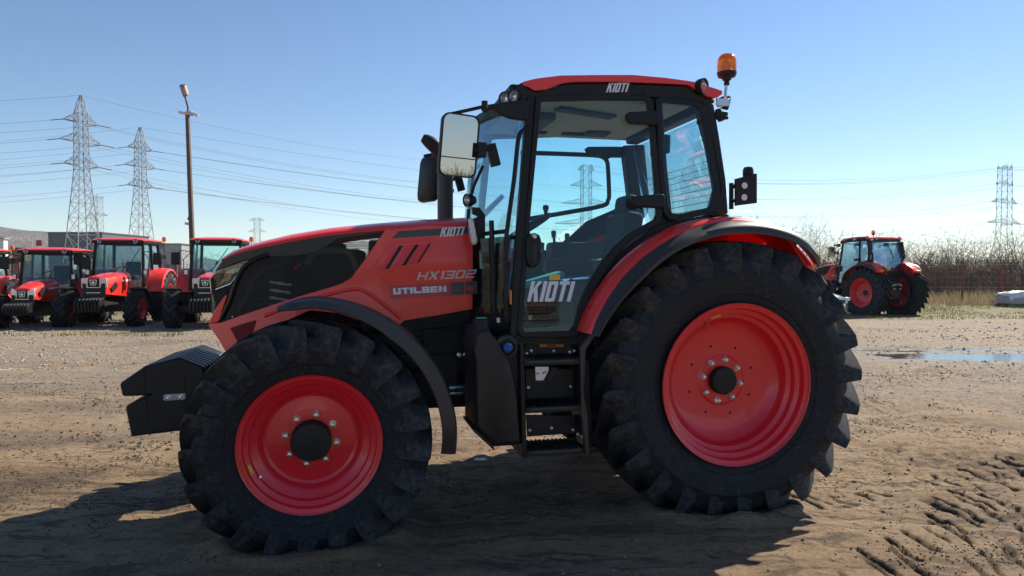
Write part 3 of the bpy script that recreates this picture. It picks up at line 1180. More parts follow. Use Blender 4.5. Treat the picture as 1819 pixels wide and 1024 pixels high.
    def flare():
        secs = []
        for i in range(45):
            a = 19 + (128 - 19) * i / 44
            r_ = fender_profile(a) - .045 - .02 * max(0, (a - 95) / 33) ** 2
            t = max(0, (a - 112) / 16)
            yo = 1.135 - .10 * t ** 2 - .085 * max(0, (45 - a) / 26) ** 1.2
            lp_ = .050 + .030 * max(0, min(1, (a - 60) / 30)) - .028 * max(0, (45 - a) / 26)
            top = [arc(.975, r_ + .010 - .05 * t, a), arc(.975 + (yo - .975) * .45, r_ + .006 - .04 * t, a), arc(yo - .03, r_ - .014 - .03 * t, a), arc(yo, r_ - lp_ * .6, a), arc(yo, r_ - lp_, a)]
            bot = [arc(yo - .014, r_ - lp_, a), arc(yo - .018, r_ - lp_ * .8, a), arc(yo - .045, r_ - .030 - .03 * t, a), arc(.975 + (yo - .975) * .42, r_ - .012 - .04 * t, a), arc(.975, r_ - .008 - .05 * t, a)]
            secs.append(top + bot)
        return MB().loft(secs)
    g = flare()
    g.build('mudguard_flare', GREYP, root, smooth=50)
    g.mirror().build('mudguard_flare', GREYP, root, smooth=50)
    # inner wall of the mudguard and its red tail with the rear lamp
    def inner_wall():
        pts_ = [arc(.60, fender_profile(a) - .028, a) for a in range(24, 132, 6)]
        pts_ += [Vector((-.68, .60, 1.45)), Vector((-.55, .60, 1.25)), Vector((.1, .60, 1.30)), Vector((.70, .60, 1.18))]
        return MB().prism(pts_, (0, -.012, 0))
    both(inner_wall, 'mudguard_wall', REDTHIN, root)
    def tail():
        secs = []
        for i, a in enumerate((116.9, 120, 123, 126, 129)):
            r_ = fender_profile(a) - .05 * (i / 4) - .055
            lo_ = r_ - .06 - .03 * i / 4
            secs.append([arc(.62, r_, a), arc(.90, r_, a), arc(.97, r_ - .03, a), arc(.97, lo_, a), arc(.62, lo_, a)])
        return MB().loft(secs)
    both(tail, 'mudguard_tail', RED, root, bevel=.008)
    def tail_lamp():
        return MB().box((-.655, .80, 1.60), (.03, .20, .07), Matrix.Rotation(R(-35), 3, 'Y'))
    both(tail_lamp, 'tail_lamp', ORANGE, root, bevel=.006)
    # ---------------- cab: floor, firewall, posts
    mb = MB()
    mb.box((.90, 0, 1.10), (1.00, 1.30, .10))
    mb.box((.20, 0, 1.38), (.60, 1.10, .50))
    mb.build('cab_floor', BLACK, root, bevel=.01)
    mb = MB()
    mb.box((1.50, 0, 1.42), (.05, .80, .72))
    mb.build('firewall', BLACK, root, bevel=.01)
    # left and right side frames, traced from the near side
    door_g = [(962, 180), (1060, 177.5), (1146, 178), (1152, 185), (1159, 270), (1167, 378), (1163, 390), (1145, 400), (1118, 414), (1092, 436), (1070, 463), (1053, 490),
              (1038, 518), (1027, 545), (1021, 575), (1012, 588), (933, 589), (928, 582), (942, 390)]
    door_o = [(952, 171), (1060, 168.5), (1152, 169), (1161, 180), (1168, 268), (1177, 380), (1172, 398), (1150, 410), (1126, 425), (1102, 447), (1082, 474), (1066, 500),
              (1052, 528), (1041, 556), (1035, 585), (1026, 600), (926, 600), (918, 588), (934, 388)]
    def dframe():
        return MB().ring([cs(*p) for p in door_o], [cs(*p) for p in door_g], (0, -.035, 0))
    dl = dframe().build('door', BLACK, root, bevel=.006)
    def dglass():
        return MB().prism([cs(*p, -.012) for p in door_g], (0, -.005, 0))
    a_ = dglass()
    a_.build('door_glass', GLASS, dl, smooth=0)
    # the right side has one fixed pane with an opening frame in it instead of a door
    FS = lambda u, v: on(u, v, lambda x, z: -cabL(x, z), -.78)
    rg_ = [Vector((p.x, -p.y, p.z)) for p in [cs(952, 171), cs(1060, 168.5), cs(1168, 171), cs(1246, 180)]]
    rg_ += [FS(1108, 300), FS(1114, 362), FS(1040, 392), FS(985, 420)] + [Vector((p.x, -p.y, p.z)) for p in [cs(1000, 600), cs(922, 600), cs(935, 388)]]
    rwin = MB().prism(rg_, (0, .005, 0)).build('side_glass', GLASS, root, smooth=0)
    fp = smooth_path([FS(925, 271.5), FS(990, 273.5), FS(1052, 276), FS(1070, 279), FS(1078, 287), FS(1080, 300), FS(1082, 345), FS(1080, 356), FS(1070, 366), FS(1000, 379), FS(940, 389)], 4)
    MB().tube(fp, .020, 8).build('window_frame', BLACK, rwin)
    MB().prism([FS(u, v) for u, v in ((1037, 266), (1042, 262.5), (1108, 262), (1108, 281), (1084, 281), (1078, 284), (1042, 275))], (0, .05, 0)).build('window_catch', BLACK, rwin, bevel=.008)
    MB().prism([FS(u, v) for u, v in ((1100, 262), (1137, 260), (1141, 300), (1147, 366), (1113, 366), (1106, 310))], (0, .10, 0)).build('right_rear_post', BLACK, root, bevel=.012)
    MB().prism([FS(u, v) for u, v in ((1114, 362), (1147, 362), (1147, 380), (1000, 560), (925, 560), (930, 455), (985, 440), (1012, 420), (1040, 394))], (0, .05, 0)).build('right_cab_side', BLACK, root, bevel=.004)
    qg = [(1174, 186), (1180, 182), (1236, 188), (1245, 197), (1257, 262), (1269, 330), (1264, 364), (1257, 370), (1204, 381), (1194, 378), (1187, 366), (1180, 300)]
    qo = [(1165, 176), (1178, 172), (1240, 178), (1254, 190), (1268, 262), (1281, 332), (1277, 372), (1266, 380), (1202, 392), (1188, 390), (1178, 376), (1171, 300)]
    ql = MB().ring([cs(*p, -.004) for p in qo], [cs(*p, -.004) for p in qg], (0, -.03, 0)).build('quarter_window', BLACK, root, bevel=.005)
    a_ = MB().prism([cs(*p, -.014) for p in qg], (0, -.005, 0))
    a_.build('window_glass', GLASS, ql, smooth=0)
    def bpost():
        return MB().prism([cs(u, v, -.045) for u, v in ((1150, 168), (1176, 168), (1186, 300), (1196, 395), (1170, 400), (1164, 300))], (0, -.05, 0))
    bpost().build('centre_post', BLACK, root, bevel=.008)
    def cpost():
        return MB().prism([cs(u, v, -.004) for u, v in ((1247, 178), (1268, 184), (1278, 240), (1290, 320), (1294, 380), (1268, 386), (1282, 334), (1269, 262))], (0, -.14, 0))
    cpost().build('rear_post', BLACK, root, bevel=.01)
    def apost():
        return MB().prism([cs(u, v, -.006) for u, v in ((937, 172), (951, 172), (935, 380), (918, 600), (905, 600), (921, 380))], (0, -.06, 0))
    both(apost, 'front_post', BLACK, root, bevel=.006)
    # black lower body between door, quarter window and mudguard
    def lowbody():
        return MB().prism([cs(u, v, -.05) for u, v in ((1172, 394), (1204, 392), (1280, 378), (1294, 382), (1294, 396), (1240, 402), (1184, 424), (1134, 458), (1100, 486), (1075, 520),
                                                      (1056, 560), (1046, 612), (916, 612), (916, 598), (1026, 600), (1038, 556), (1064, 500), (1100, 448))], (0, -.04, 0))
    lowbody().build('cab_side', BLACK, root)
    # hinges
    def hinge(pts_):
        return MB().prism([cs(u, v, .045) for u, v in pts_], (0, -.05, 0))
    hA = [(1114, 203), (1118, 199), (1170, 196), (1173, 199), (1173, 220), (1168, 222), (1120, 219), (1115, 212)]
    hB = [(1122, 353), (1127, 349), (1178, 344), (1183, 348), (1183, 367), (1178, 370), (1130, 368), (1123, 362)]
    for h_ in (hA, hB):
        hinge(h_).build('door_hinge', BLACK, root, bevel=.010)
    # door handle
    hpts = [(935, 424), (940, 416), (950, 414), (959, 418), (962, 428), (961, 460), (956, 472), (948, 476), (940, 472), (935, 460)]
    dh = MB().prism([cs(u, v, .028) for u, v in hpts], (0, -.04, 0)).build('door_handle', BLACK, dl, bevel=.008)
    MB().prism([cs(u, v, .031) for u, v in ((945, 430), (954, 430), (954, 470), (946, 470))], (0, -.01, 0)).build('handle_grip', GLOSSB, dh, bevel=.003)
    link_mesh('lock', NUT, dh, cs(949, 421, .028))
    p = cs(976, 551, -.008)
    MB().lathe([(0, 0.0), (0.0, .022), (.012, .020), (.012, 0)], 16, p).build('glass_fixing', BLACK, dl)
    p = cs(1241, 218, -.008)
    MB().lathe([(0, 0.0), (0.0, .016), (.012, .014), (.012, 0)], 16, p).build('glass_fixing', BLACK, ql)
    DG = lambda u, v: cs(u, v, -.012)
    print_text(text_polys('KIOTI', .34, .17, kw, .13, .22), ((936, 536), (1017, 536), (1022, 500), (940, 500)), DG, .003, 'brand_lettering', WHITEP, dl)
    MB().prism([DG(u, v) + Vector((0, .003, 0)) for u, v in ((976, 488), (994.5, 488), (995, 498), (976, 498))], (0, -.002, 0)).build('warning_label', YELLOW, dl, smooth=0)
    # grab rail and its mounts, left and right
    gr = smooth_path([cs(938, 226, -.02), cs(930, 232, .03), cs(921, 246, .05), cs(913, 320, .05), cs(902, 400, .05), cs(899, 440, .05), cs(899, 560, .05), cs(902, 575, .0)], 5)
    rail = MB().tube(gr, .014, 10)
    rail.build('grab_rail', BLACK, root)
    rail.mirror().build('grab_rail', BLACK, root)
    # ---------------- windscreen: bowed glass between the front posts
    def wsx(t, z):                      # t: -1 right .. 1 left
        xa = P(940, 180, .74).x + (P(908, 600, .80).x - P(940, 180, .74).x) * (2.66 - z) / (2.66 - 1.15)
        return xa + .22 * (1 - t * t)
    secs = []
    for i in range(13):
        z = 1.30 + (2.64 - 1.30) * i / 12
        w = cabL(0, z) - .04
        row = [Vector((wsx(-1 + 2 * k / 16, z), w * (-1 + 2 * k / 16), z)) for k in range(17)]
        secs.append(row + [p - Vector((.005, 0, 0)) for p in reversed(row)])
    ws = MB().loft(secs).build('windscreen', GLASS, root, smooth=60)
    # sun visor band along the top of the screen
    mb = MB()
    row1 = [Vector((wsx(-1 + 2 * k / 16, 2.64) + .012, (cabL(0, 2.64) - .03) * (-1 + 2 * k / 16), 2.66)) for k in range(17)]
    row2 = [Vector((wsx(-1 + 2 * k / 16, 2.60) + .012, (cabL(0, 2.60) - .03) * (-1 + 2 * k / 16), 2.60)) for k in range(17)]
    mb.loft([row1 + [p - Vector((.03, 0, 0)) for p in reversed(row1)], row2 + [p - Vector((.03, 0, 0)) for p in reversed(row2)]])
    mb.build('screen_header', BLACK, root)
    mb = MB()
    row1 = [Vector((wsx(-1 + 2 * k / 16, 1.30) + .01, (cabL(0, 1.3) - .03) * (-1 + 2 * k / 16), 1.32)) for k in range(17)]
    row2 = [Vector((wsx(-1 + 2 * k / 16, 1.15) + .01, (cabL(0, 1.2) - .03) * (-1 + 2 * k / 16), 1.12)) for k in range(17)]
    mb.loft([row1 + [p - Vector((.03, 0, 0)) for p in reversed(row1)], row2 + [p - Vector((.03, 0, 0)) for p in reversed(row2)]])
    mb.build('screen_sill', BLACK, root)
    # wiper
    wp = [P(868, 392, .30), P(872, 385, .32), P(905, 347, .42)]
    wpo = MB().tube([wp[0] + Vector((.10, 0, -.03)), wp[1] + Vector((.08, 0, 0)), wp[2] + Vector((.05, 0, 0))], .010, 6).build('wiper', BLACK, root)
    MB().bar(P(866, 400, .30) + Vector((.08, 0, 0)), P(904, 350, .43) + Vector((.04, 0, 0)), .02, .012).build('wiper_blade', BLACK, wpo)
    # ---------------- roof
    RL = lambda u, v: P(u, v, .70)
    red_up = [(928, 147), (950, 141.5), (994, 136), (1060, 135), (1124, 135), (1180, 140), (1228, 146.5), (1240, 151), (1262, 157), (1280, 163)]
    red_lo = [(935, 154), (946, 162), (960, 162), (972, 160), (994, 150), (1017, 147), (1100, 147), (1158, 149), (1221, 152), (1232, 160), (1241, 167), (1254, 173), (1273, 175), (1279, 169)]
    ru = sorted((p.x, p.z) for p in (RL(*q) for q in red_up))
    rl = sorted((p.x, p.z) for p in (RL(*q) for q in red_lo))
    def ip(pl, x):
        if x <= pl[0][0]:
            return pl[0][1]
        for (x0, z0), (x1, z1) in zip(pl, pl[1:]):
            if x <= x1:
                return z0 + (z1 - z0) * (x - x0) / (x1 - x0)
        return pl[-1][1]
    secs = []
    x0, x1 = ru[0][0], ru[-1][0]
    for i in range(41):
        x = x0 + (x1 - x0) * i / 40
        zu, zl = ip(ru, x), min(ip(rl, x), ip(ru, x) - .01)
        top = []
        for k in range(19):
            t = -1 + 2 * k / 18
            yy = .72 * math.copysign(abs(t) ** .8, t)
            top.append(Vector((x, yy, zu + .035 * (1 - abs(t) ** 2.2) - .0)))
        prof_ = [Vector((x, -.72, zl))] + top + [Vector((x, .72, zl))] + [Vector((x, .66, zl - .0 + .004)), Vector((x, -.66, zl + .004))]
        secs.append(prof_)
    MB().loft(secs).build('roof', RED, root, smooth=50)
    # black roof rail
    val = [(918, 160), (920, 151), (927, 147), (936, 156), (948, 164), (972, 162), (994, 152), (1017, 149), (1100, 149), (1158, 151), (1221, 154), (1232, 162), (1241, 169), (1254, 175), (1270, 178),
           (1268, 184), (1246, 182), (1150, 172), (960, 176), (936, 182), (919, 182)]
    both(lambda: MB().prism([P(u, v, .705) for u, v in val], (0, -.10, 0)), 'roof_rail', BLACK, root, bevel=.005)
    MB().box((1.34, 0, 2.725), (.10, 1.26, .08)).build('roof_front_panel', BLACK, root, bevel=.02)
    MB().box((0.02, 0, 2.70), (.12, 1.30, .10)).build('roof_rear_panel', BLACK, root, bevel=.02)
    RR = lambda u, v: P(u, v, .705)
    print_text(text_polys('KIOTI', .34, .17, kw, .13, .20), ((1076, 164.5), (1115, 164), (1118, 147.5), (1080, 148)), RR, .003, 'brand_lettering', WHITEP, root)
    rd = MB()
    rd.box(P(1129, 161, .706), (.05, .006, .05))
    rd.lathe([(0, .022), (.006, .022), (.006, 0)], 14, P(1147, 161, .705))
    rd.build('rail_socket', GLOSSB, root, bevel=.003)
    # headliner
    mb = MB()
    mb.box((.72, 0, 2.695), (1.20, 1.26, .03))
    mb.build('headliner', LINER, root, bevel=.01)
    mb = MB()
    mb.box((1.05, -.05, 2.655), (.16, .62, .05))
    mb.box((.78, .34, 2.668), (.50, .10, .022), Matrix.Rotation(R(20), 3, 'Z'))
    mb.box((.45, -.35, 2.668), (.20, .16, .022))
    mb.build('roof_console', GREYI, root, bevel=.015)
    mb = MB()
    for x in (.95, .62):
        mb.box((x, -.42, 2.672), (.20, .07, .02))
    mb.build('air_vent', BLACK, root, bevel=.004)
    # front lamps at the roof corner, left and right, front fog pairs
    for s_ in (1, -1):
        wheel_lamp(root, P(900, 174, .58) * Vector((1, s_, 1)) if False else Vector((P(912, 171, .70).x, s_ * .70, P(912, 171, .70).z)), .044, (.8, .8 * s_, -.08), .07)
        wheel_lamp(root, Vector((P(896, 175, .56).x, s_ * .56, P(896, 175, .56).z)), .044, (.8, .8 * s_, -.08), .07)
        wheel_lamp(root, Vector((P(1251, 154, .73).x, s_ * .73, P(1251, 154, .73).z)), .056, (-.55, .85 * s_, -.05), .07)
    # ---------------- mirrors
    def mirror_arm():
        mb = MB()
        mb.tube([P(858, 190, .80), P(836, 195, .80), P(800, 203, .79)], .011, 8)
        mb.lathe([(-.03, .0), (-.03, .020), (.03, .020), (.03, 0)], 12, P(861, 189, .80), 'z')
        return mb
    both(mirror_arm, 'mirror_arm', BLACK, root)
    both(lambda: MB().prism([P(u, v, .80) for u, v in ((855, 188), (890, 182), (936, 177), (938, 182), (937, 212), (930, 213), (905, 209), (892, 203), (880, 194), (858, 194))], (0, -.05, 0)),
         'mirror_bracket', BLACK, root, bevel=.006)
    # housing: rounded box, glass turned to the rear
    def mirror_parts(turn=22):
        c = (P(783, 260, .79) + P(848, 260, .79)) / 2
        top, bot = P(815, 203, .79).z, P(815, 315, .79).z
        hgt = top - bot
        wid = .262
        rot = Matrix.Rotation(R(turn), 3, 'Z') @ Matrix.Rotation(R(-4.6), 3, 'X')
        def rr_outline(w_, h_, r_, y, skew=.0):
            out = []
            for (sx, sz, a0) in ((1, 1, 0), (-1, 1, 90), (-1, -1, 180), (1, -1, 270)):
                for k in range(6):
                    a = R(a0 + 90 * k / 5)
                    x_ = sx * (w_ / 2 - r_) + r_ * math.cos(a)
                    z_ = sz * (h_ / 2 - r_) + r_ * math.sin(a)
                    out.append(rot @ Vector((x_ - .05 * z_, y, z_)) + Vector((c.x, c.y, (top + bot) / 2)))
            return out
        house = MB().loft([rr_outline(wid * .7, hgt * .8, .03, -.055), rr_outline(wid * .95, hgt * .97, .045, -.03), rr_outline(wid, hgt, .05, -.004), rr_outline(wid, hgt, .05, .008), rr_outline(wid - .018, hgt - .018, .045, .008),
                           rr_outline(wid - .018, hgt - .018, .045, .003)])
        g1 = rr_outline(wid - .018, hgt - .018, .045, .004)
        glo_ = MB().prism(g1, (0, -.001, 0))
        zc = P(815, 281, .79).z
        dz = zc - (top + bot) / 2
        bar_ = MB().bar(rot @ Vector((-wid / 2 + .012 - .05 * dz, .006, dz)) + Vector((c.x, c.y, (top + bot) / 2)), rot @ Vector((wid / 2 - .012 - .05 * dz, .006, dz)) + Vector((c.x, c.y, (top + bot) / 2)), .005, .006)
        return house, glo_, bar_
    hsx, glx, brx = mirror_parts()
    m1 = hsx.build('side_mirror', BLACK, root, smooth=50)
    glx.build('mirror_glass', MIRROR, m1, smooth=0)
    brx.build('mirror_divider', BLACK, m1)
    hsx, glx, brx = mirror_parts(62)
    m2 = hsx.mirror().build('side_mirror', BLACK, root, smooth=50)
    glx.mirror().build('mirror_glass', MIRROR, m2, smooth=0)
    def stay():
        mb = MB()
        mb.tube([P(846, 268, .76), P(862, 266, .74), P(880, 262, .70)], .016, 8)
        mb.box(P(856, 267, .76), (.05, .05, .09))
        mb.box(P(876, 276, .70), (.06, .05, .14), Matrix.Rotation(R(15), 3, 'Y'))
        return mb
    both(stay, 'mirror_stay', BLACK, root, bevel=.004)
    # far side front lamp cluster on the right corner post
    for (u, v, r_) in ((854, 227, .045), (850, 240, .040)):
        pass
    # work lamp on the bonnet rear with its stalk, both sides
    for s_ in (1, -1):
        c = P(829, 356, .58)
        wheel_lamp(root, Vector((c.x, s_ * .58, c.z)), .042, (1, .45 * s_, -.05), .06)
    def lampstalk():
        mb = MB()
        a, b_ = P(832, 372, .57), P(832, 402, .55)
        mb.tube([(a.x, .57, a.z), (b_.x, .55, b_.z)], .011, 8)
        mb.tube([P(838, 345, .58), P(842, 330, .60), P(858, 295, .66)], .011, 8)
        mb.prism([P(u, v, .55) for u, v in ((839, 368), (852, 369), (862, 382), (862, 420), (848, 418), (850, 384), (840, 380))], (0, -.04, 0))
        return mb
    both(lampstalk, 'lamp_stalk', BLACK, root, bevel=.003)
    # clear indicator lamp beside the bonnet
    def ind():
        return MB().prism([P(u, v, .60) for u, v in ((832, 389), (837, 387), (842, 392), (849, 428), (847, 434), (842, 436), (838, 430))], (0, -.07, 0))
    both(ind, 'indicator_lamp', simple('indicator_clear', (0.60, 0.56, 0.54), 0.12, coat=1.0), root, bevel=.008)
    both(lambda: MB().prism([P(u, v, .57) for u, v in ((842, 388), (850, 385), (862, 388), (862, 430), (850, 432), (846, 412))], (0, -.08, 0)), 'lamp_holder', BLACK, root, bevel=.006)
    both(lambda: MB().tube([P(858, 416, .58), P(900, 411, .80)], .014, 8), 'lamp_bar', BLACK, root)
    # dark lower front corner window
    both(lambda: MB().prism([P(u, v, .70) for u, v in ((854, 424), (902, 420), (898, 556), (860, 556))], (0, -.006, 0)), 'corner_window', glass('dark_corner_glass', (0.25, 0.36, 0.33), 1.0), root, smooth=0)
    both(lambda: MB().tube([P(873, 392, .71), P(877, 556, .71)], .016, 8), 'corner_post', BLACK, root)
    MB().prism([cs(u, v, .006) for u, v in ((905.5, 516), (909, 516), (909, 541), (906, 541))], (0, -.01, 0)).build('side_reflector', ORANGE, root, smooth=0)
    MB().prism([P(u, v, .80) for u, v in ((882.5, 565), (888, 565), (888, 574), (882.5, 573))], (0, -.004, 0)).build('paper_tag', PAPER, root, smooth=0)
    # ---------------- rear of the cab
    mb = MB()
    rw = [(.02, .62, 2.62), (-.16, .66, 1.96), (-.16, .60, 1.62), (-.16, -.60, 1.62), (-.16, -.66, 1.96), (.02, -.62, 2.62)]
    mb.prism(rw, (-.005, 0, 0))
    rwo = mb.build('rear_window', GLASS, root, smooth=0)
    mb = MB()
    for k in range(14):
        z = 1.75 + k * .045
        xx = -.16 + .18 * max(0, (z - 1.96) / .66) - .008
        mb.tube([(xx, .56, z), (xx, -.56, z)], .0022, 4, cap=False)
    mb.build('heating_wire', BLACK, rwo)
    mb = MB()
    mb.box((-.13, 0, 1.58), (.10, 1.36, .10))
    mb.build('rear_sill', BLACK, root, bevel=.01)
    mb = MB()
    mb.tube([(.0, -.10, 2.56), (-.13, -.28, 2.05)], .012, 6)
    mb.box((.03, -.06, 2.54), (.08, .20, .14))
    mb.build('rear_wiper', BLACK, root, bevel=.006)
    mb = MB()
    for s_ in (1, -1):
        mb.tube([(-.30, .30 * s_, 1.02), (-.62, .42 * s_, .62), (-.95, .44 * s_, .52)], .032, 8)
        mb.tube([(-.28, .34 * s_, 1.22), (-.60, .42 * s_, 1.16), (-.66, .42 * s_, .62)], .026, 8)
    mb.tube([(-.30, 0, 1.12), (-.70, 0, 1.02)], .03, 8)
    mb.box((-.36, 0, .92), (.26, .44, .60))
    mb.box((-.55, 0, .52), (.34, .10, .10))
    mb.build('rear_linkage', DARKM, root, bevel=.008)
    mb = MB()
    for k, (y, z) in enumerate(((-.18, 1.10), (-.08, 1.13), (.06, 1.12), (.16, 1.10), (-.14, .98), (.12, .98))):
        mb.lathe([(-.05, .0), (-.05, .024), (.03, .024), (.03, 0)], 10, (-.50, y, z), 'x')
    mb.build('hydraulic_coupling', CHROME, root)
    # sign plate hinged to the rear corner
    pl = [(1322, 310), (1345, 308), (1345, 361), (1307, 366), (1307, 318), (1322, 314)]
    sp = MB().prism([P(u, v, .80) for u, v in pl], (0, -.02, 0)).build('marker_plate', BLACK, root, bevel=.003)
    for (u, v) in ((1322.5, 330), (1322, 351)):
        MB().lathe([(0, .0), (.0, .021), (.003, .021), (.003, 0)], 18, P(u, v, .803)).build('plate_hole', simple('pale_sky_film', (0.70, 0.75, 0.82), 0.3), sp, smooth=0)  # solid pale discs: sky seen through the plate painted as colour
    c = P(1329, 303, .79)
    MB().lathe([(-.03, .0), (-.03, .036), (.0, .036), (.02, .028), (.026, 0)], 18, c, 'z').build('plate_lamp', BLACK, root)
    MB().tube([P(1300, 333, .74), P(1308, 330, .79)], .014, 8).tube([P(1300, 357, .74), P(1308, 357, .79)], .012, 8).tube([P(1299, 326, .72), P(1299, 372, .72)], .016, 8).build('plate_hinge', BLACK, root)
    # ---------------- beacon
    c = P(1291, 130, .66)
    st = MB()
    st.tube([P(1286, 186, .66), P(1288, 178, .66), P(1290, 154, .66)], .011, 10)
    bst = st.build('beacon_stalk', CHROME, root)
    MB().lathe([(-.055, .0), (-.055, .020), (-.03, .017), (-.02, .030), (-.006, .034), (0, .058), (.022, .066), (.030, .066), (.030, 0)], 28, P(1291, 137, .66), 'z').build('beacon_base', BLACK, bst)
    MB().lathe([(.0, .064), (.05, .064), (.085, .062), (.108, .052), (.122, .034), (.128, 0)], 32, P(1291, 129, .66), 'z').build('beacon_lens', AMBER, bst, smooth=60)
    MB().lathe([(.0, .0), (.0, .03), (.02, .02), (.06, .024), (.075, .012), (.08, 0)], 16, P(1291, 129, .66), 'z').build('beacon_reflector', REFL, bst)
    mb = MB()
    mb.box(P(1284, 182, .68), (.10, .012, .05))
    mb.box(P(1280, 186, .65), (.03, .05, .03))
    mb.build('beacon_bracket', CHROME, root, bevel=.003)
    wheel_lamp(root, P(1293, 183, .56), .050, (-.8, .2, -.1), .06)
    mb = MB()
    mb.box(P(1280, 206, .70), (.085, .05, .05))
    mb.tube([P(1275, 195, .70), P(1281, 215, .72)], .022, 10)
    mb.tube([P(1282, 208, .72), P(1294, 210, .74)], .012, 8)
    mb.build('camera_mount', BLACK, root, bevel=.004)
    # ---------------- interior
    mb = MB()
    mb.box((.62, 0, 1.42), (.50, .50, .14))
    mb.box((.64, 0, 1.24), (.34, .36, .24))
    mb.build('seat', SEATF, root, bevel=.04, seg=3)
    mb = MB()
    mb.box((.38, 0, 1.74), (.14, .46, .52), Matrix.Rotation(R(-8), 3, 'Y'))
    mb.box((.33, 0, 2.06), (.11, .28, .15), Matrix.Rotation(R(-8), 3, 'Y'))
    mb.build('seat_back', SEATF, root, bevel=.04, seg=3)
    mb = MB()
    mb.box((.58, -.36, 1.60), (.60, .16, .12))
    mb.box((.52, .36, 1.58), (.40, .10, .07))
    mb.build('armrest', GREYI, root, bevel=.025)
    mb = MB()
    mb.box((1.26, 0, 1.45), (.16, .26, .56), Matrix.Rotation(R(12), 3, 'Y'))
    mb.box((1.30, 0, 1.70), (.26, .40, .14), Matrix.Rotation(R(20), 3, 'Y'))
    mb.build('dashboard', GREYI, root, bevel=.03)
    sc_, tilt = Vector((1.13, 0, 1.87)), R(32)
    mb = MB()
    ringp = []
    for k in range(33):
        a = 2 * math.pi * k / 32
        q = Matrix.Rotation(tilt, 3, 'Y') @ Vector((.205 * math.cos(a), .205 * math.sin(a), 0))
        ringp.append(sc_ + q)
    mb.tube(ringp, .017, 8, cap=False)
    for a in (20, 140, 260):
        q = Matrix.Rotation(tilt, 3, 'Y') @ Vector((.20 * math.cos(R(a)), .20 * math.sin(R(a)), 0))
        mb.bar(sc_ + Vector((.02, 0, -.03)), sc_ + q, .035, .014)
    mb.lathe([(-.04, 0), (-.04, .05), (.0, .05), (.012, .03), (.012, 0)], 16, sc_ + Vector((.015, 0, -.01)), 'z')
    mb.tube([sc_ + Vector((.02, 0, -.02)), (1.26, 0, 1.66)], .035, 10)
    mb.build('steering_wheel', BLACK, root)
    MB().lathe([(0, .0), (0, .012), (.03, .014), (.055, .024), (.075, .020), (.082, 0)], 14, sc_ + Vector((-.12, .13, .09)), 'z').build('steering_knob', BLACK, root)
    mb = MB()
    for (x, y, z) in ((.78, -.38, 1.86), (.66, -.40, 1.84), (.90, -.30, 1.76)):
        mb.tube([(x, y, 1.62), (x + .02, y, z)], .012, 6)
        mb.lathe([(0, 0), (0, .018), (.05, .022), (.06, 0)], 10, (x + .02, y, z - .03), 'z')
    mb.build('control_lever', GREYI, root)
    mb = MB()
    mb.box((.42, -.55, 1.55), (.75, .20, .50))
    mb.build('side_console', GREYI, root, bevel=.03)
    MB().box((.02, .25, 1.86), (.24, .02, .26)).build('display_back', GREYI, root, bevel=.02)
    # draped film and teal mat on the seat
    MB().loft([[(.88 + .02 * math.sin(k), -.26 + .052 * k, 1.50 - .02 * (k % 2)) for k in range(11)], [(.70, -.26 + .052 * k, 1.515 + .012 * math.sin(k * 1.7)) for k in range(11)],
               [(.48, -.26 + .052 * k, 1.53 + .012 * math.cos(k * 1.3)) for k in range(11)]], closed=False).build('seat_film', glass('plastic_film', (0.75, 0.80, 0.80), 2.0, 0.10), root)
    MB().box((1.08, .30, 1.50), (.30, .16, .05), Matrix.Rotation(R(16), 3, 'Y')).build('folded_mat', TEALF, root, bevel=.02)
    # straw-coloured floor mat
    MB().box((1.05, .28, 1.158), (.56, .80, .014)).build('floor_mat', simple('dusty_mat', (0.26, 0.235, 0.19), 0.8, dust=.6, scale=14), root, bevel=.004)
    # far side grab frame seen through the cab
    # ---------------- fuel tank
    tk = [(846, 584), (868, 582), (872, 592), (886, 606), (905, 640), (918, 700), (925, 788), (922, 792), (876, 795), (843, 762), (842, 640), (838, 616), (842, 600)]
    tm = MB()
    secs = []
    for y, k in ((.50, .96), (.52, 1.0), (.86, 1.0), (.90, .97), (.92, .90)):
        pts_ = [P(u, v, .88) for u, v in tk]
        cen = sum(pts_, Vector()) / len(pts_)
        secs.append([Vector((cen.x + (p_.x - cen.x) * k, y, cen.z + (p_.z - cen.z) * k)) for p_ in pts_])
    tm.loft(secs)
    tank = tm.build('fuel_tank', TANKP, root, bevel=.02, seg=3)
    c = P(855, 580, .84)
    MB().lathe([(-.14, .075), (-.09, .062), (-.03, .054), (-.0, .052), (0, 0)], 26, c - Vector((0, 0, .0)), 'z').build('filler_neck', TANKP, tank)
    MB().lathe([(-.02, .0), (-.02, .052), (.035, .055), (.048, .048), (.05, 0)], 26, c, 'z').build('filler_cap', BLACK, tank, bevel=.003)
    MB().box(c + Vector((.005, .02, .053)), (.06, .03, .006), Matrix.Rotation(R(8), 3, 'Z')).build('cap_print', GREENP, tank, smooth=0)
    c = P(902, 618, .93)
    bc = MB()
    bc.lathe([(-.03, 0), (-.03, .026), (.012, .026), (.016, .023), (.016, 0)], 16, c)
    for k in range(10):
        a = 2 * math.pi * k / 10
        bc.box((c.x + .026 * math.cos(a), c.y + .0, c.z + .026 * math.sin(a)), (.007, .028, .008), Matrix.Rotation(-a, 3, 'Y'))
    bc.box((c.x, c.y + .020, c.z), (.012, .012, .040))
    bc.build('blue_filler_cap', BLUEC, root, bevel=.003)
    MB().lathe([(-.05, .0), (-.05, .075), (-.025, .072), (-.02, .05)], 26, c).build('filler_collar', TANKP, root)
    MB().prism([P(u, v, .86) for u, v in ((870, 600), (924, 608), (926, 788), (905, 786))], (0, -.28, 0)).build('urea_tank', TANKP, root, bevel=.02)
    mb = MB()
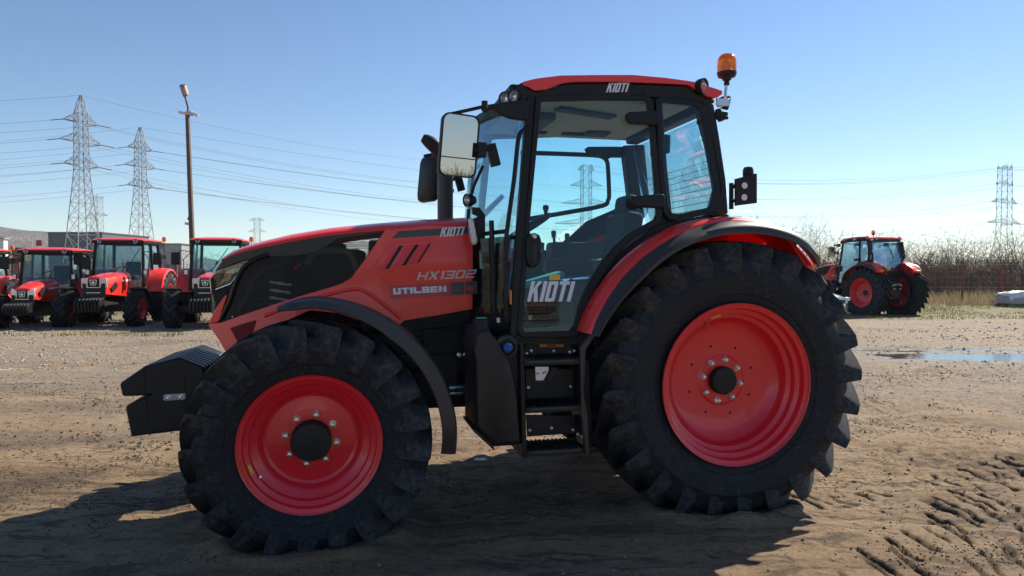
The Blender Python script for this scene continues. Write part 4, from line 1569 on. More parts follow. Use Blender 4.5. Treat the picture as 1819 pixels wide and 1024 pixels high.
    mb.prism([P(u, v, .91) for u, v in ((842, 761), (878, 795), (878, 801), (841, 767))], (0, -.40, 0))
    mb.build('tank_strap', TANKP, root, bevel=.004)
    # ---------------- steps
    def rail_l():
        return MB().prism([P(u, v, .93) for u, v in ((924, 612), (931, 612), (936, 812), (928, 814))], (0, -.32, 0))
    rail_l().build('step_rail', BLACK, root, bevel=.004)
    MB().prism([P(u, v, .96) for u, v in ((1052, 590), (1060, 592), (1041, 622), (1037, 700), (1044, 735), (1048, 812), (1041, 814), (1033, 735), (1031, 618))], (0, -.035, 0)).build('step_rail', GREYP, root, bevel=.004)
    MB().prism([P(u, v, .88) for u, v in ((1034, 640), (1046, 640), (1052, 760), (1040, 775))], (0, -.26, 0)).build('step_shield', BLACK, root, bevel=.004)
    for (q, nm) in ((((932, 608), (1017, 608), (1018, 636), (933, 637)), 'step_panel'), (((933, 655), (1022, 655), (1024, 720), (935, 722)), 'step_panel'), (((935, 738), (1028, 738), (1029, 770), (937, 776)), 'step_panel')):
        MB().prism([P(u, v, .68) for u, v in q], (0, -.02, 0)).build(nm, simple('blue_black_panel', (0.018, 0.021, 0.030), 0.45, dust=.1) if 'blue_black_panel' not in MATS else MATS['blue_black_panel'], root, bevel=.004)
    tr = None
    for (vv, ul, ur) in ((645, 930, 1030), (729, 934, 1032), (806, 934, 1042)):
        a, b_ = P(ul, vv, .93), P(ur, vv - 3, .93)
        mb = MB()
        mb.box(((a.x + b_.x) / 2, .80, a.z), (a.x - b_.x, .26, .026))
        nt_ = 14
        for k in range(nt_):
            xx = b_.x + (a.x - b_.x) * (k + .5) / nt_
            mb.box((xx, .80, a.z + .017), (.010, .24, .012))
        mb.box(((a.x + b_.x) / 2, .935, a.z), (a.x - b_.x, .02, .036))
        o = mb.build('step_tread', DARKM, root, bevel=.003)
        MB().box(((a.x + b_.x) / 2 + .01, .9455, a.z + .006), ((a.x - b_.x) * .8, .004, .010)).build('worn_edge', GREYI, o, smooth=0)
    MB().prism([P(u, v, .70) for u, v in ((958, 611), (1001, 611), (1002, 617), (958, 617))], (0, -.008, 0)).build('orange_plate', ORANGE, root, bevel=.002)
    MB().prism([P(u, v, .702) for u, v in ((971, 613), (988, 613), (988, 615.4), (971, 615.4))], (0, -.003, 0)).build('plate_print', GLOSSB, root, smooth=0)
    lab = MB().prism([P(u, v, .94) for u, v in ((951, 652), (974.5, 652), (974, 660), (965, 676), (952, 676))], (0, -.004, 0)).build('step_label', PAPER, root, smooth=0)
    for (u, v) in ((955, 664), (965, 663), (969, 661)):
        MB().box(P(u, v, .941), (.012, .003, .012)).build('label_print', RED, lab, smooth=0)
    MB().prism([P(u, v, .93) for u, v in ((980, 653), (991, 653), (980, 679), (975, 680), (970, 676))], (0, -.02, 0)).build('step_lever', BLACK, root, bevel=.004)
    MB().prism([P(u, v, .66) for u, v in ((1027, 778), (1037, 776), (1038, 798), (1029, 798))], (0, -.06, 0)).build('wood_block', WOOD, root)
    for (u, v) in ((936, 629), (944, 624), (984, 624), (1012, 626), (1020, 624), (1032, 628), (939, 689), (1014, 687), (1026, 687), (941, 765), (980, 761), (1018, 764), (1027, 772), (933, 776), (1034, 776)):
        o = link_mesh('bolt', NUT, root, P(u, v, .684))
        o.scale = (.62, .7, .62)
    return root


TR = build_tractor()
tag(TR, 'large red and black four-wheel-drive tractor with glass cab parked in the foreground', 'tractor')
#@@REST@@
HAZE = .00014
# ------------------------------------------------------------------ ground
def _hash(ix, iy, s):
    h = (ix.astype(np.int64) * 374761393 + iy.astype(np.int64) * 668265263 + s * 2147483647) & 0xffffffff
    h = ((h ^ (h >> 13)) * 1274126177) & 0xffffffff
    return ((h ^ (h >> 16)) & 0xffff) / 65535.0


def vnoise(x, y, s=0):
    x0, y0 = np.floor(x), np.floor(y)
    fx, fy = x - x0, y - y0
    fx, fy = fx * fx * (3 - 2 * fx), fy * fy * (3 - 2 * fy)
    a, b = _hash(x0, y0, s), _hash(x0 + 1, y0, s)
    c, d = _hash(x0, y0 + 1, s), _hash(x0 + 1, y0 + 1, s)
    return (a * (1 - fx) + b * fx) * (1 - fy) + (c * (1 - fx) + d * fx) * fy


def fbm(x, y, s=0, o=4, g=0.5):
    r, a, t = 0, 1, 0
    for i in range(o):
        r = r + a * vnoise(x * 2 ** i, y * 2 ** i, s + i * 17)
        t += a
        a *= g
    return r / t


def seg_axis(parts):
    out = []
    for a, b, st in parts:
        n = max(1, int(round((b - a) / st)))
        out += [a + (b - a) * i / n for i in range(n)]
    out.append(parts[-1][1])
    return np.array(out)


PUD = (10.6, 13.0, 3.3, .70)          # main puddle: centre, half-extent
PUDS = [(10.4, 13.0, 3.5, .95), (8.0, 13.8, 1.8, .22), (9.5, 10.35, 1.0, .13)]


def lug_tracks():
    """bars pressed into the mud by a tractor tyre: list of (x0, y0, x1, y1, half width, depth)"""
    out = []
    rr = random.Random(3)
    for (ox, oy, n, dx, dy, ln, lean) in ((1.62, 3.30, 22, .118, .108, .40, .10), (2.02, 3.16, 22, .120, .106, .36, -.26), (2.55, 3.02, 20, .126, .112, .36, .16),
                                          (2.95, 2.95, 18, .128, .110, .34, -.2), (-5.2, 6.3, 10, .16, .02, .34, -.1), (3.1, 5.1, 12, .14, .08, .3, .2), (1.3, 4.6, 9, .15, .02, .26, .5)):
        for k in range(n):
            x, y = ox + dx * k + rr.uniform(-.05, .05), oy + dy * k + rr.uniform(-.05, .05)
            l = ln * rr.uniform(.45, 1.15)
            out.append((x, y + l / 2, x + lean * l, y - l / 2, rr.uniform(.010, .018), rr.uniform(.026, .044)))
    return out


WHEELS = []
for lx_ in (0.0, 2.61):
    for ly_ in (.82, -.82):
        WHEELS.append((AXLE[0] + _c * lx_ - _s * ly_, AXLE[1] + _s * lx_ + _c * ly_))


def ground_height(x, y):
    d = np.hypot(x, y)
    near = np.clip(1.3 - d / 30, 0.15, 1)
    z = (fbm(x * .35, y * .35, 1, 3) - .5) * .07 * near
    z += (fbm(x * 2.2, y * 2.2, 5, 4) - .5) * .045 * near
    rough = np.clip((fbm(x * .55, y * .55, 9, 3) - .48) * 5, 0, 1)
    rid = 1 - np.abs(2 * fbm(x * 5.5, y * 5.5, 11, 4) - 1)
    z += (rid - .75) * .060 * (0.25 + .75 * rough) * near
    z += (vnoise(x * 17, y * 17, 21) - .5) * .010 * near
    z += (vnoise(x * 33, y * 33, 23) - .5) * .006 * np.clip(1.2 - d / 9, 0, 1)
    # wheel ruts running past the tractor
    for (a, b, c, w, dep) in ((-.18, 1, -7.3, .28, .03), (-.22, 1, -8.8, .30, .035), (.16, 1, -9.0, .3, .03), (.12, 1, -10.6, .4, .04), (.05, 1, -3.1, .3, .015)):
        q = np.abs(a * x + b * y + c + .3 * np.sin(x * .5)) / w
        z -= 1.5 * dep * np.exp(-q * q) * near * (.6 + .8 * vnoise(x * 1.3, y * 1.3, 55))
    track = np.zeros_like(x)
    for (x0, y0, x1, y1, w, dep) in lug_tracks():
        m = (np.abs(x - (x0 + x1) / 2) < .5) & (np.abs(y - (y0 + y1) / 2) < .6)
        if not m.any():
            continue
        px, py = x[m], y[m]
        wob = (vnoise(px * 9, py * 9, 31) - .5) * .05
        L2 = (x1 - x0) ** 2 + (y1 - y0) ** 2
        t = np.clip(((px - x0) * (x1 - x0) + (py - y0) * (y1 - y0)) / L2, 0, 1)
        dd = np.hypot(px - x0 - t * (x1 - x0) + wob, py - y0 - t * (y1 - y0))
        g = np.exp(-(dd / w) ** 2)
        z[m] += -dep * g
        track[m] = np.maximum(track[m], g)
    wet = np.zeros_like(x)
    for (cx_, cy_, rx, ry) in PUDS:
        q0 = np.hypot((x - cx_) / rx, (y - cy_) / ry)
        q = q0 + (fbm(x * 1.1, y * 2.6, 41, 4) - .5) * 1.5
        flat = np.clip(2.6 - q0, 0, 1)
        z = z * (1 - .8 * flat) + .004 * flat
        z -= np.minimum(.05, .16 * np.clip(1.25 - q, 0, 1))
        wet = np.maximum(wet, np.clip(1.75 - q, 0, 1))
    # soil pushed up round the four tyres of the parked tractor
    for (wx, wy) in WHEELS:
        u_ = (x - wx) * math.cos(R(13)) + (y - wy) * math.sin(R(13))
        w_ = -(x - wx) * math.sin(R(13)) + (y - wy) * math.cos(R(13))
        q = np.hypot(u_ / .46, w_ / .31)
        z += .034 * np.exp(-((q - 1.12) / .22) ** 2) * (.35 + 1.1 * vnoise(x * 7, y * 7, 71)) - .012 * np.exp(-(q / .8) ** 2)
    return z, track, wet


def make_ground():
    xs = seg_axis([(-2500, -400, 300), (-400, -60, 20), (-60, -14, 1.6), (-14, -5, .12), (-5, 1.6, .028), (1.6, 4.6, .014), (4.6, 14, .08), (14, 60, 1.4), (60, 400, 20), (400, 2500, 300)])
    ys = seg_axis([(-2500, -300, 300), (-300, -30, 18), (-30, 2.6, 1.6), (2.6, 5.8, .017), (5.8, 7.5, .03), (7.5, 16, .07), (16, 26, .2), (26, 60, 1.2), (60, 400, 20), (400, 2600, 220)])
    X, Y = np.meshgrid(xs, ys)
    x, y = X.ravel(), Y.ravel()
    z, tr_, wet = ground_height(x, y)
    far = np.hypot(x, y) > 60
    z[far] = 0
    nx, ny = len(xs), len(ys)
    co = np.stack([x, y, z], 1).astype(np.float32)
    i = np.arange(nx * ny).reshape(ny, nx)
    q = np.stack([i[:-1, :-1], i[:-1, 1:], i[1:, 1:], i[1:, :-1]], -1).reshape(-1, 4)
    me = bpy.data.meshes.new('ground')
    me.vertices.add(len(co))
    me.vertices.foreach_set('co', co.ravel())
    me.loops.add(q.size)
    me.loops.foreach_set('vertex_index', q.ravel().astype(np.int32))
    me.polygons.add(len(q))
    me.polygons.foreach_set('loop_start', (np.arange(len(q)) * 4).astype(np.int32))
    me.polygons.foreach_set('loop_total', np.full(len(q), 4, np.int32))
    me.polygons.foreach_set('use_smooth', np.ones(len(q), bool))
    me.update()
    for nm, val in (('track', tr_), ('wet', wet)):
        a = me.attributes.new(nm, 'FLOAT', 'POINT')
        a.data.foreach_set('value', val.astype(np.float32))
    me.validate()
    o = bpy.data.objects.new('ground', me)
    scene.collection.objects.link(o)
    o['kind'] = 'structure'
    return o


def ground_mat():
    m, nt, b, out = nodes_of('packed_mud')
    tc = N(nt, 'ShaderNodeTexCoord')
    O = tc.outputs['Object']

    def noise(sc, det=6, ro=.6, dist=0.0, vec=O):
        n = N(nt, 'ShaderNodeTexNoise', Scale=sc, Detail=det, Roughness=ro, Distortion=dist)
        nt.links.new(vec, n.inputs['Vector'])
        return n.outputs[0]
    mp = N(nt, 'ShaderNodeMapping')
    mp.inputs['Scale'].default_value = (.45, 1.5, 1)
    nt.links.new(O, mp.inputs['Vector'])
    tan = ramp(nt, noise(.9, 9, .68, .4, mp.outputs[0]), [(.28, (.215, .142, .080)), (.45, (.365, .248, .142)), (.60, (.450, .315, .185)), (.78, (.52, .385, .250))])
    col = tan.outputs[0]
    # damp darker mud in drifts
    f = ramp(nt, noise(.42, 8, .7, .8, mp.outputs[0]), [(.50, (0, 0, 0)), (.64, (.75, .75, .75))])
    col = mixc(nt, f.outputs[0], col, (.105, .075, .050))
    mp2 = N(nt, 'ShaderNodeMapping')
    mp2.inputs['Scale'].default_value = (.9, 4.2, 1)
    mp2.inputs['Rotation'].default_value = (0, 0, .22)
    nt.links.new(O, mp2.inputs['Vector'])
    f = ramp(nt, noise(1.6, 10, .78, 1.4, mp2.outputs[0]), [(.50, (0, 0, 0)), (.555, (.75, .75, .75)), (.72, (.95, .95, .95))])
    f2 = ramp(nt, noise(.22, 4, .6), [(.38, (0, 0, 0)), (.52, (1, 1, 1))])
    col = mixc(nt, mixc(nt, 1.0, f.outputs[0], f2.outputs[0], 'MULTIPLY'), col, (.085, .060, .040))
    # grit
    f = ramp(nt, noise(30, 9, .85), [(.34, (.28, .27, .27)), (.44, (.78, .78, .78)), (.56, (1.05, 1.05, 1.05)), (.68, (1.45, 1.43, 1.40))])
    col = mixc(nt, .85, col, f.outputs[0], 'MULTIPLY')
    v = N(nt, 'ShaderNodeTexVoronoi', Scale=34.0)
    nt.links.new(O, v.inputs['Vector'])
    f = ramp(nt, v.outputs['Color'], [(.86, (0, 0, 0)), (.90, (.6, .6, .6))])
    sep = N(nt, 'ShaderNodeSeparateXYZ')
    nt.links.new(O, sep.inputs[0])
    # distance bands: grey gravel in the middle ground, dull grass beyond
    yn = N(nt, 'ShaderNodeMath', operation='MULTIPLY_ADD')
    nt.links.new(noise(.28, 5, .6), yn.inputs[0])
    yn.inputs[1].default_value = 7.0
    nt.links.new(sep.outputs[1], yn.inputs[2])
    g1 = N(nt, 'ShaderNodeMapRange', **{'From Min': 8.5, 'From Max': 14.0})
    nt.links.new(yn.outputs[0], g1.inputs[0])
    gf = N(nt, 'ShaderNodeMath', operation='MULTIPLY')
    nt.links.new(g1.outputs[0], gf.inputs[0])
    gn = ramp(nt, noise(.5, 6, .65), [(.36, (.25, .25, .25)), (.56, (.9, .9, .9))])
    nt.links.new(gn.outputs[0], gf.inputs[1])
    gravel = ramp(nt, noise(16, 8, .85), [(.34, (.085, .070, .055)), (.5, (.27, .22, .17)), (.64, (.50, .44, .36))])
    col = mixc(nt, gf.outputs[0], col, gravel.outputs[0])
    g2 = N(nt, 'ShaderNodeMapRange', **{'From Min': 25.0, 'From Max': 30.0})
    nt.links.new(yn.outputs[0], g2.inputs[0])
    gr = ramp(nt, noise(2.0, 8, .7), [(.3, (.10, .085, .045)), (.5, (.16, .145, .06)), (.7, (.25, .21, .12))])
    col = mixc(nt, g2.outputs[0], col, gr.outputs[0])
    # pressed tread marks with groove shade painted in dark brown; wet rims
    at1 = N(nt, 'ShaderNodeAttribute', attribute_name='track')
    k = N(nt, 'ShaderNodeMath', operation='MULTIPLY')
    nt.links.new(at1.outputs['Fac'], k.inputs[0])
    k.inputs[1].default_value = .85
    col = mixc(nt, k.outputs[0], col, (.040, .028, .019))
    at2 = N(nt, 'ShaderNodeAttribute', attribute_name='wet')
    wr = ramp(nt, at2.outputs['Fac'], [(.0, (0, 0, 0)), (.5, (.8, .8, .8))])
    wn_ = mixc(nt, .5, wr.outputs[0], ramp(nt, noise(3.0, 7, .7), [(.4, (0, 0, 0)), (.6, (1, 1, 1))]).outputs[0], 'MULTIPLY')
    col = mixc(nt, wn_, col, (.095, .080, .062))
    nt.links.new(col, b.inputs['Base Color'])
    rg = ramp(nt, wn_, [(.0, (.9, .9, .9)), (.6, (.68, .68, .68))])
    nt.links.new(rg.outputs[0], b.inputs['Roughness'])
    b.inputs['Specular IOR Level'].default_value = .35
    hsum = N(nt, 'ShaderNodeMath', operation='ADD')
    nt.links.new(noise(9, 10, .72), hsum.inputs[0])
    nt.links.new(noise(85, 8, .9), hsum.inputs[1])
    bump(nt, b, hsum.outputs[0], 1.0, .03)
    return m


GROUND = make_ground()
GROUND.data.materials.append(ground_mat())

# puddle water: a level sheet a little below the mud, showing only where the mud dips under it
wm, nt, b, out = nodes_of('muddy_water')
b.inputs['Base Color'].default_value = (.06, .055, .05, 1)
b.inputs['Roughness'].default_value = .09
b.inputs['Specular IOR Level'].default_value = .5
tc = N(nt, 'ShaderNodeTexCoord')
n = N(nt, 'ShaderNodeTexNoise', Scale=5.0, Detail=3.0)
nt.links.new(tc.outputs['Object'], n.inputs['Vector'])
bump(nt, b, n.outputs[0], .06, .01)
for ip_, (cx_, cy_, rx, ry) in enumerate(PUDS):
    mb = MB()
    nn = 40
    mb.v = [(cx_ + rx * 1.7 * math.cos(2 * math.pi * k / nn), cy_ + ry * 2.2 * math.sin(2 * math.pi * k / nn), -.022 - .004 * ip_) for k in range(nn)]
    mb.f = [tuple(range(nn))]
    tag(mb.build('puddle', wm, smooth=0), kind='structure')


def gz(x, y):
    z, _, _ = ground_height(np.array([x], float), np.array([y], float))
    return float(z[0])


# loose stones and clods: countless, so one object each
STONE = simple('pale_gravel', (.36, .33, .285), .85, dust=.5, scale=40, dust_col=(.16, .14, .12))
CLOD = simple('dark_clod', (.060, .044, .032), .95, dust=.5, scale=30, dust_col=(.17, .12, .08))


def scatter(name, mat, spots, kind='stuff'):
    base = [(1, 0, 0), (-1, 0, 0), (0, 1, 0), (0, -1, 0), (0, 0, 1), (0, 0, -.6)]
    fac = [(0, 2, 4), (2, 1, 4), (1, 3, 4), (3, 0, 4), (2, 0, 5), (1, 2, 5), (3, 1, 5), (0, 3, 5)]
    xy = np.array([(s[0], s[1]) for s in spots])
    zz, _, _ = ground_height(xy[:, 0].copy(), xy[:, 1].copy())
    vs, fs = [], []
    for (x, y, r), z in zip(spots, zz):
        a = random.uniform(0, 6.28)
        ca, sa = math.cos(a), math.sin(a)
        sx, sy, sz = r * random.uniform(.7, 1.4), r * random.uniform(.6, 1.1), r * random.uniform(.35, .8)
        n0 = len(vs)
        for (p, q, w) in base:
            p, q, w = p * sx * random.uniform(.75, 1.2), q * sy * random.uniform(.75, 1.2), w * sz
            vs.append((x + p * ca - q * sa, y + p * sa + q * ca, z + w + sz * .25))
        fs += [tuple(i + n0 for i in f) for f in fac]
    me = bpy.data.meshes.new(name)
    me.from_pydata(vs, [], fs)
    me.materials.append(mat)
    o = bpy.data.objects.new(name, me)
    scene.collection.objects.link(o)
    o['kind'] = kind
    return o


sp = []
for _ in range(9000):
    y = random.uniform(11.0, 19.0)
    x = random.uniform(-.86 * y, .0) if random.random() < .75 else random.uniform(.25 * y, .8 * y)
    if vnoise(np.array([x * .5]), np.array([y * .8]), 77)[0] + random.uniform(-.25, .25) > .42:
        sp.append((x, y, random.choice((.012, .016, .02, .026, .034))))
for _ in range(700):
    y = random.uniform(3.4, 11)
    sp.append((random.uniform(-.8 * y, .8 * y), y, random.uniform(.004, .009)))
scatter('gravel', STONE, sp)
sp = []
for (cx_, cy_, s, n_, r0, r1) in ((-4.0, 6.7, .45, 200, .010, .035), (-4.9, 8.0, .5, 150, .012, .03), (-3.2, 6.0, .3, 90, .01, .035), (2.1, 5.2, .45, 260, .006, .02), (2.9, 4.3, .6, 260, .006, .018),
                                  (3.6, 5.9, .8, 200, .008, .022), (-5.0, 10.0, 1.2, 220, .012, .03), (8.5, 11.4, 2.2, 320, .012, .035), (8.5, 14.6, 2.6, 320, .012, .04), (5.0, 8.0, 1.6, 200, .008, .022),
                                  (2.6, 3.7, .7, 220, .005, .014), (-.2, 9.5, 1.0, 100, .01, .025), (13, 19, 3.2, 220, .02, .05), (19, 24, 3.2, 200, .02, .06), (-.3, 7.0, .6, 80, .008, .025)):
    for _ in range(int(n_ * .6)):
        sp.append((random.gauss(cx_, s), random.gauss(cy_, s * .55), random.uniform(r0, r1) * random.uniform(.35, .9)))
for _ in range(1600):
    y = random.uniform(3.0, 9.0)
    sp.append((random.uniform(-.8 * y, .8 * y), y, random.uniform(.003, .009)))
cx2 = np.random.uniform(-.78, .78, 60000)
cy2 = np.random.uniform(3.2, 11.0, 60000) ** 1.0
cx2 = cx2 * cy2
dens = np.clip((fbm(cx2 * .8, cy2 * 1.3, 131, 4) - .50) * 6, 0, 1) * np.clip((fbm(cx2 * 5, cy2 * 7, 137, 3) - .42) * 5, 0, 1)
keep = np.random.rand(60000) < dens * .8
for x, y in zip(cx2[keep][:9000], cy2[keep][:9000]):
    sp.append((float(x), float(y), random.uniform(.003, .0075) * (1 + .10 * y)))
scatter('mud_clods', CLOD, sp)
# scrap of white litter
mb = MB()
g_ = G(854, 822)
pts = [(.05 * math.cos(a) * random.uniform(.7, 1.2), .035 * math.sin(a) * random.uniform(.7, 1.2)) for a in [k * .785 for k in range(8)]]
mb.prism([(g_.x + p, g_.y + q, gz(g_.x, g_.y) + .012 + .008 * (k % 2)) for k, (p, q) in enumerate(pts)], (0, 0, -.004))
tag(mb.build('litter', PAPER, smooth=0), 'small crumpled white scrap of litter on the shaded mud behind the front wheel', 'litter')


# ------------------------------------------------------------------ grass
def grass(name, regions, mat, hmin, hmax, width):
    vs, fs = [], []
    for (x0, x1, y0, y1, n_, thr) in regions:
        X = np.random.uniform(x0, x1, n_)
        Y = np.random.uniform(y0, y1, n_)
        keep = fbm(X * .6, Y * .9, 61, 3) > thr
        X, Y = X[keep], Y[keep]
        Z, _, _ = ground_height(X.copy(), Y.copy())
        for x, y, z in zip(X, Y, Z):
            h = random.uniform(hmin, hmax)
            a = random.uniform(0, 6.28)
            dx, dy = width * math.cos(a), width * math.sin(a)
            lx, ly = random.gauss(0, h * .4), random.gauss(0, h * .4)
            n0 = len(vs)
            vs += [(x - dx, y - dy, z), (x + dx, y + dy, z), (x + lx, y + ly, z + h)]
            fs.append((n0, n0 + 1, n0 + 2))
    me = bpy.data.meshes.new(name)
    me.from_pydata(vs, [], fs)
    me.materials.append(mat)
    o = bpy.data.objects.new(name, me)
    scene.collection.objects.link(o)
    o['kind'] = 'stuff'
    return o


def leafy(name, a, b_, c, rough=.7):
    m, nt, bs, out = nodes_of(name)
    oi = N(nt, 'ShaderNodeTexCoord')
    n_ = N(nt, 'ShaderNodeTexNoise', Scale=1.3, Detail=6.0, Roughness=.7)
    nt.links.new(oi.outputs['Object'], n_.inputs['Vector'])
    r_ = ramp(nt, n_.outputs[0], [(.3, a), (.5, b_), (.7, c)])
    nt.links.new(r_.outputs[0], bs.inputs['Base Color'])
    bs.inputs['Roughness'].default_value = rough
    t = N(nt, 'ShaderNodeBsdfTranslucent')
    nt.links.new(r_.outputs[0], t.inputs[0])
    mx = N(nt, 'ShaderNodeMixShader')
    mx.inputs[0].default_value = .35
    nt.links.new(bs.outputs[0], mx.inputs[1])
    nt.links.new(t.outputs[0], mx.inputs[2])
    nt.links.new(mx.outputs[0], out.inputs[0])
    return m


GRASSM = leafy('short_grass', (.10, .10, .03), (.14, .16, .04), (.24, .20, .09))
STRAW = leafy('dry_straw', (.22, .16, .09), (.30, .23, .13), (.36, .29, .18))
grass('short_grass', [(-24, -1, 19.5, 30, 14000, .50), (9, 40, 22.5, 33, 22000, .46), (-17, -8, 16.6, 17.6, 900, .55)], GRASSM, .03, .12, .012)
grass('dry_grass', [(-34, 6, 30, 34, 9000, .3), (4, 50, 31.5, 37, 14000, .3)], STRAW, .15, .75, .014)


# ------------------------------------------------------------------ bare shrubs and thicket
TWIG = simple('bare_twigs', (.115, .085, .074), .95, spec=.05)
TWIG2 = simple('grey_twigs', (.145, .118, .10), .95, spec=.05)
REDLEAF = leafy('withered_leaves', (.115, .055, .040), (.155, .080, .058), (.20, .12, .085), .85)


def shrub_meshes(seed, h, spread, stems, leaves):
    rr = random.Random(seed)
    mb, lf = MB(), MB()

    def branch(p, d, ln, r, depth):
        q = p
        path = [q]
        for i in range(3):
            d = (d + Vector((rr.gauss(0, .13), rr.gauss(0, .13), rr.gauss(.05, .08)))).normalized()
            q = q + d * ln / 3
            path.append(q)
        mb.tube(path, [r, r * .8, r * .62, r * .45], 3, cap=False)
        if depth > 0:
            for k in range(rr.choice((3, 4, 4, 5))):
                base = path[rr.choice((1, 2, 2, 3))]
                nd = (d + Vector((rr.gauss(0, .55), rr.gauss(0, .55), rr.gauss(.05, .35)))).normalized()
                branch(base, nd, ln * rr.uniform(.42, .66), max(.0035, r * .55), depth - 1)
        else:
            for k in range(leaves):
                c = path[rr.choice((1, 2, 3))] + Vector((rr.gauss(0, .05), rr.gauss(0, .05), rr.gauss(0, .05)))
                s = rr.uniform(.02, .045)
                u = Vector((rr.gauss(0, 1), rr.gauss(0, 1), rr.gauss(0, 1))).normalized() * s
                w = u.cross(Vector((rr.gauss(0, 1), rr.gauss(0, 1), rr.gauss(0, 1)))).normalized() * s * .7
                lf.add([c - u, c + w, c + u, c - w], [(0, 1, 2, 3)])
    for s in range(stems):
        a = rr.uniform(0, 6.28)
        d = Vector((math.cos(a) * spread, math.sin(a) * spread, 1)).normalized()
        branch(Vector((rr.gauss(0, .25), rr.gauss(0, .25), -.05)), d, h * rr.uniform(.40, .60), .018 * h / 2.5, 3)

    def fast(m_, name, mat):
        me = bpy.data.meshes.new(name)
        me.from_pydata(m_.v, [], m_.f)
        me.materials.append(mat)
        return me
    return fast(mb, 'branches', TWIG if seed % 2 else TWIG2), fast(lf, 'leaves', REDLEAF) if leaves else None


PROTO = [shrub_meshes(11, 3.1, .45, 7, 0), shrub_meshes(12, 2.6, .7, 8, 2), shrub_meshes(13, 3.4, .35, 6, 0), shrub_meshes(14, 2.2, .8, 9, 2), shrub_meshes(15, 2.8, .55, 8, 1)]
CNT = [0]


def shrub(k, x, y, s, label, group):
    br, lv = PROTO[k]
    o = link_mesh('bare_shrub', br, None, (x, y, 0), (0, 0, random.uniform(0, 6.28)))
    o.scale = (s * random.uniform(.9, 1.25), s * random.uniform(.9, 1.25), s)
    tag(o, label, 'shrub', group)
    if lv:
        link_mesh('leaves', lv, o)
    CNT[0] += 1


rr = random.Random(5)
for i in range(60):
    x = 10 + i * .62 + rr.uniform(-.4, .4)
    y = 37.2 + .06 * (x - 10) + rr.choice((0, 1.5, 3.2, 5.0)) + rr.uniform(-.5, .5)
    u_ = CX + FPX * x / y
    if u_ < 1440 or u_ > 1860:
        continue
    w_ = ('behind the fence, hidden by the big rear wheel' if u_ < 1465 else 'behind the tractor seen from behind' if u_ < 1640 else 'between that tractor and the first red fence post on the right'
          if u_ < 1712 else 'between the two red fence posts left of the pallet' if u_ < 1780 else 'behind the white-covered pallet at the right edge')
    shrub(rr.choice((0, 1, 2, 4, 4)), x, y, rr.uniform(.8, 1.15), 'leafless brown shrub ' + w_, 'bare shrubs ' + w_)
for i in range(40):
    x = -34 + i * .95 + rr.uniform(-.4, .4)
    y = 35.0 + rr.choice((0, 1.4, 3.0)) + rr.uniform(-.5, .5)
    u_ = CX + FPX * x / y
    if u_ < -30 or u_ > 445:
        continue
    w_ = ('behind the two small tractors on the left' if u_ < 150 else 'behind the tall-cab tractor in the middle of the row' if u_ < 287 else 'between the two tall-cab tractors' if u_ < 335 else 'behind the tall-cab tractor beside the bonnet'
          if u_ < 445 else 'hidden behind the bonnet')
    shrub(rr.choice((1, 3, 3, 4)), x, y, rr.uniform(.62, .85), 'low reddish shrub with withered leaves ' + w_, 'reddish shrubs ' + w_)


def thicket(name, x0, x1, y0, y1, n_, hmin, hmax, mat, r=.012, lean=.25):
    rr = random.Random(hash(name) % 1000 if False else len(name) * 7)
    mb = MB()
    for _ in range(n_):
        x, y = rr.uniform(x0, x1), rr.uniform(y0, y1)
        h = rr.uniform(hmin, hmax) * (0.35 + 1.15 * float(vnoise(np.array([x * .25]), np.array([y * .1]), 91)[0]))
        p = Vector((x, y, 0))
        q = Vector((x + rr.gauss(0, lean) * h, y + rr.gauss(0, lean) * h, h))
        m_ = (p + q) / 2 + Vector((rr.gauss(0, .08) * h, rr.gauss(0, .08) * h, 0))
        mb.tube([p, m_, q], [r, r * .7, r * .3], 3, cap=False)
        for k in range(4):
            t = rr.uniform(.3, .95)
            s = p.lerp(q, t)
            e = s + Vector((rr.gauss(0, .22) * h, rr.gauss(0, .22) * h, rr.uniform(.0, .3) * h))
            mb.tube([s, e], [r * .5, r * .25], 3, cap=False)
    me = bpy.data.meshes.new(name)
    me.from_pydata(mb.v, [], mb.f)
    me.materials.append(mat)
    o = bpy.data.objects.new(name, me)
    scene.collection.objects.link(o)
    o['kind'] = 'stuff'
    return o


thicket('thicket', 4, 75, 41, 62, 6500, 1.3, 4.4, TWIG, .013, .4)
thicket('brushwood', -52, 4, 38, 52, 3000, 1.0, 2.4, simple('reddish_twigs', (.18, .105, .085), .95, spec=.05), .012)
thicket('undergrowth', 4, 60, 36.5, 43, 2200, .5, 1.5, TWIG2, .008, .5)
thicket('underbrush', -40, 4, 34.5, 40, 2600, .5, 1.5, simple('rust_twigs', (.19, .115, .085), .95, spec=.05), .009, .5)
thicket('far_wood', -20, 330, 210, 300, 1700, 4, 12.0, simple('far_tree_bark', (.17, .15, .14), .95), .10, .18)


# ------------------------------------------------------------------ wire fence with red posts
WIREG = simple('dull_fence_wire', (.26, .25, .24), .6)


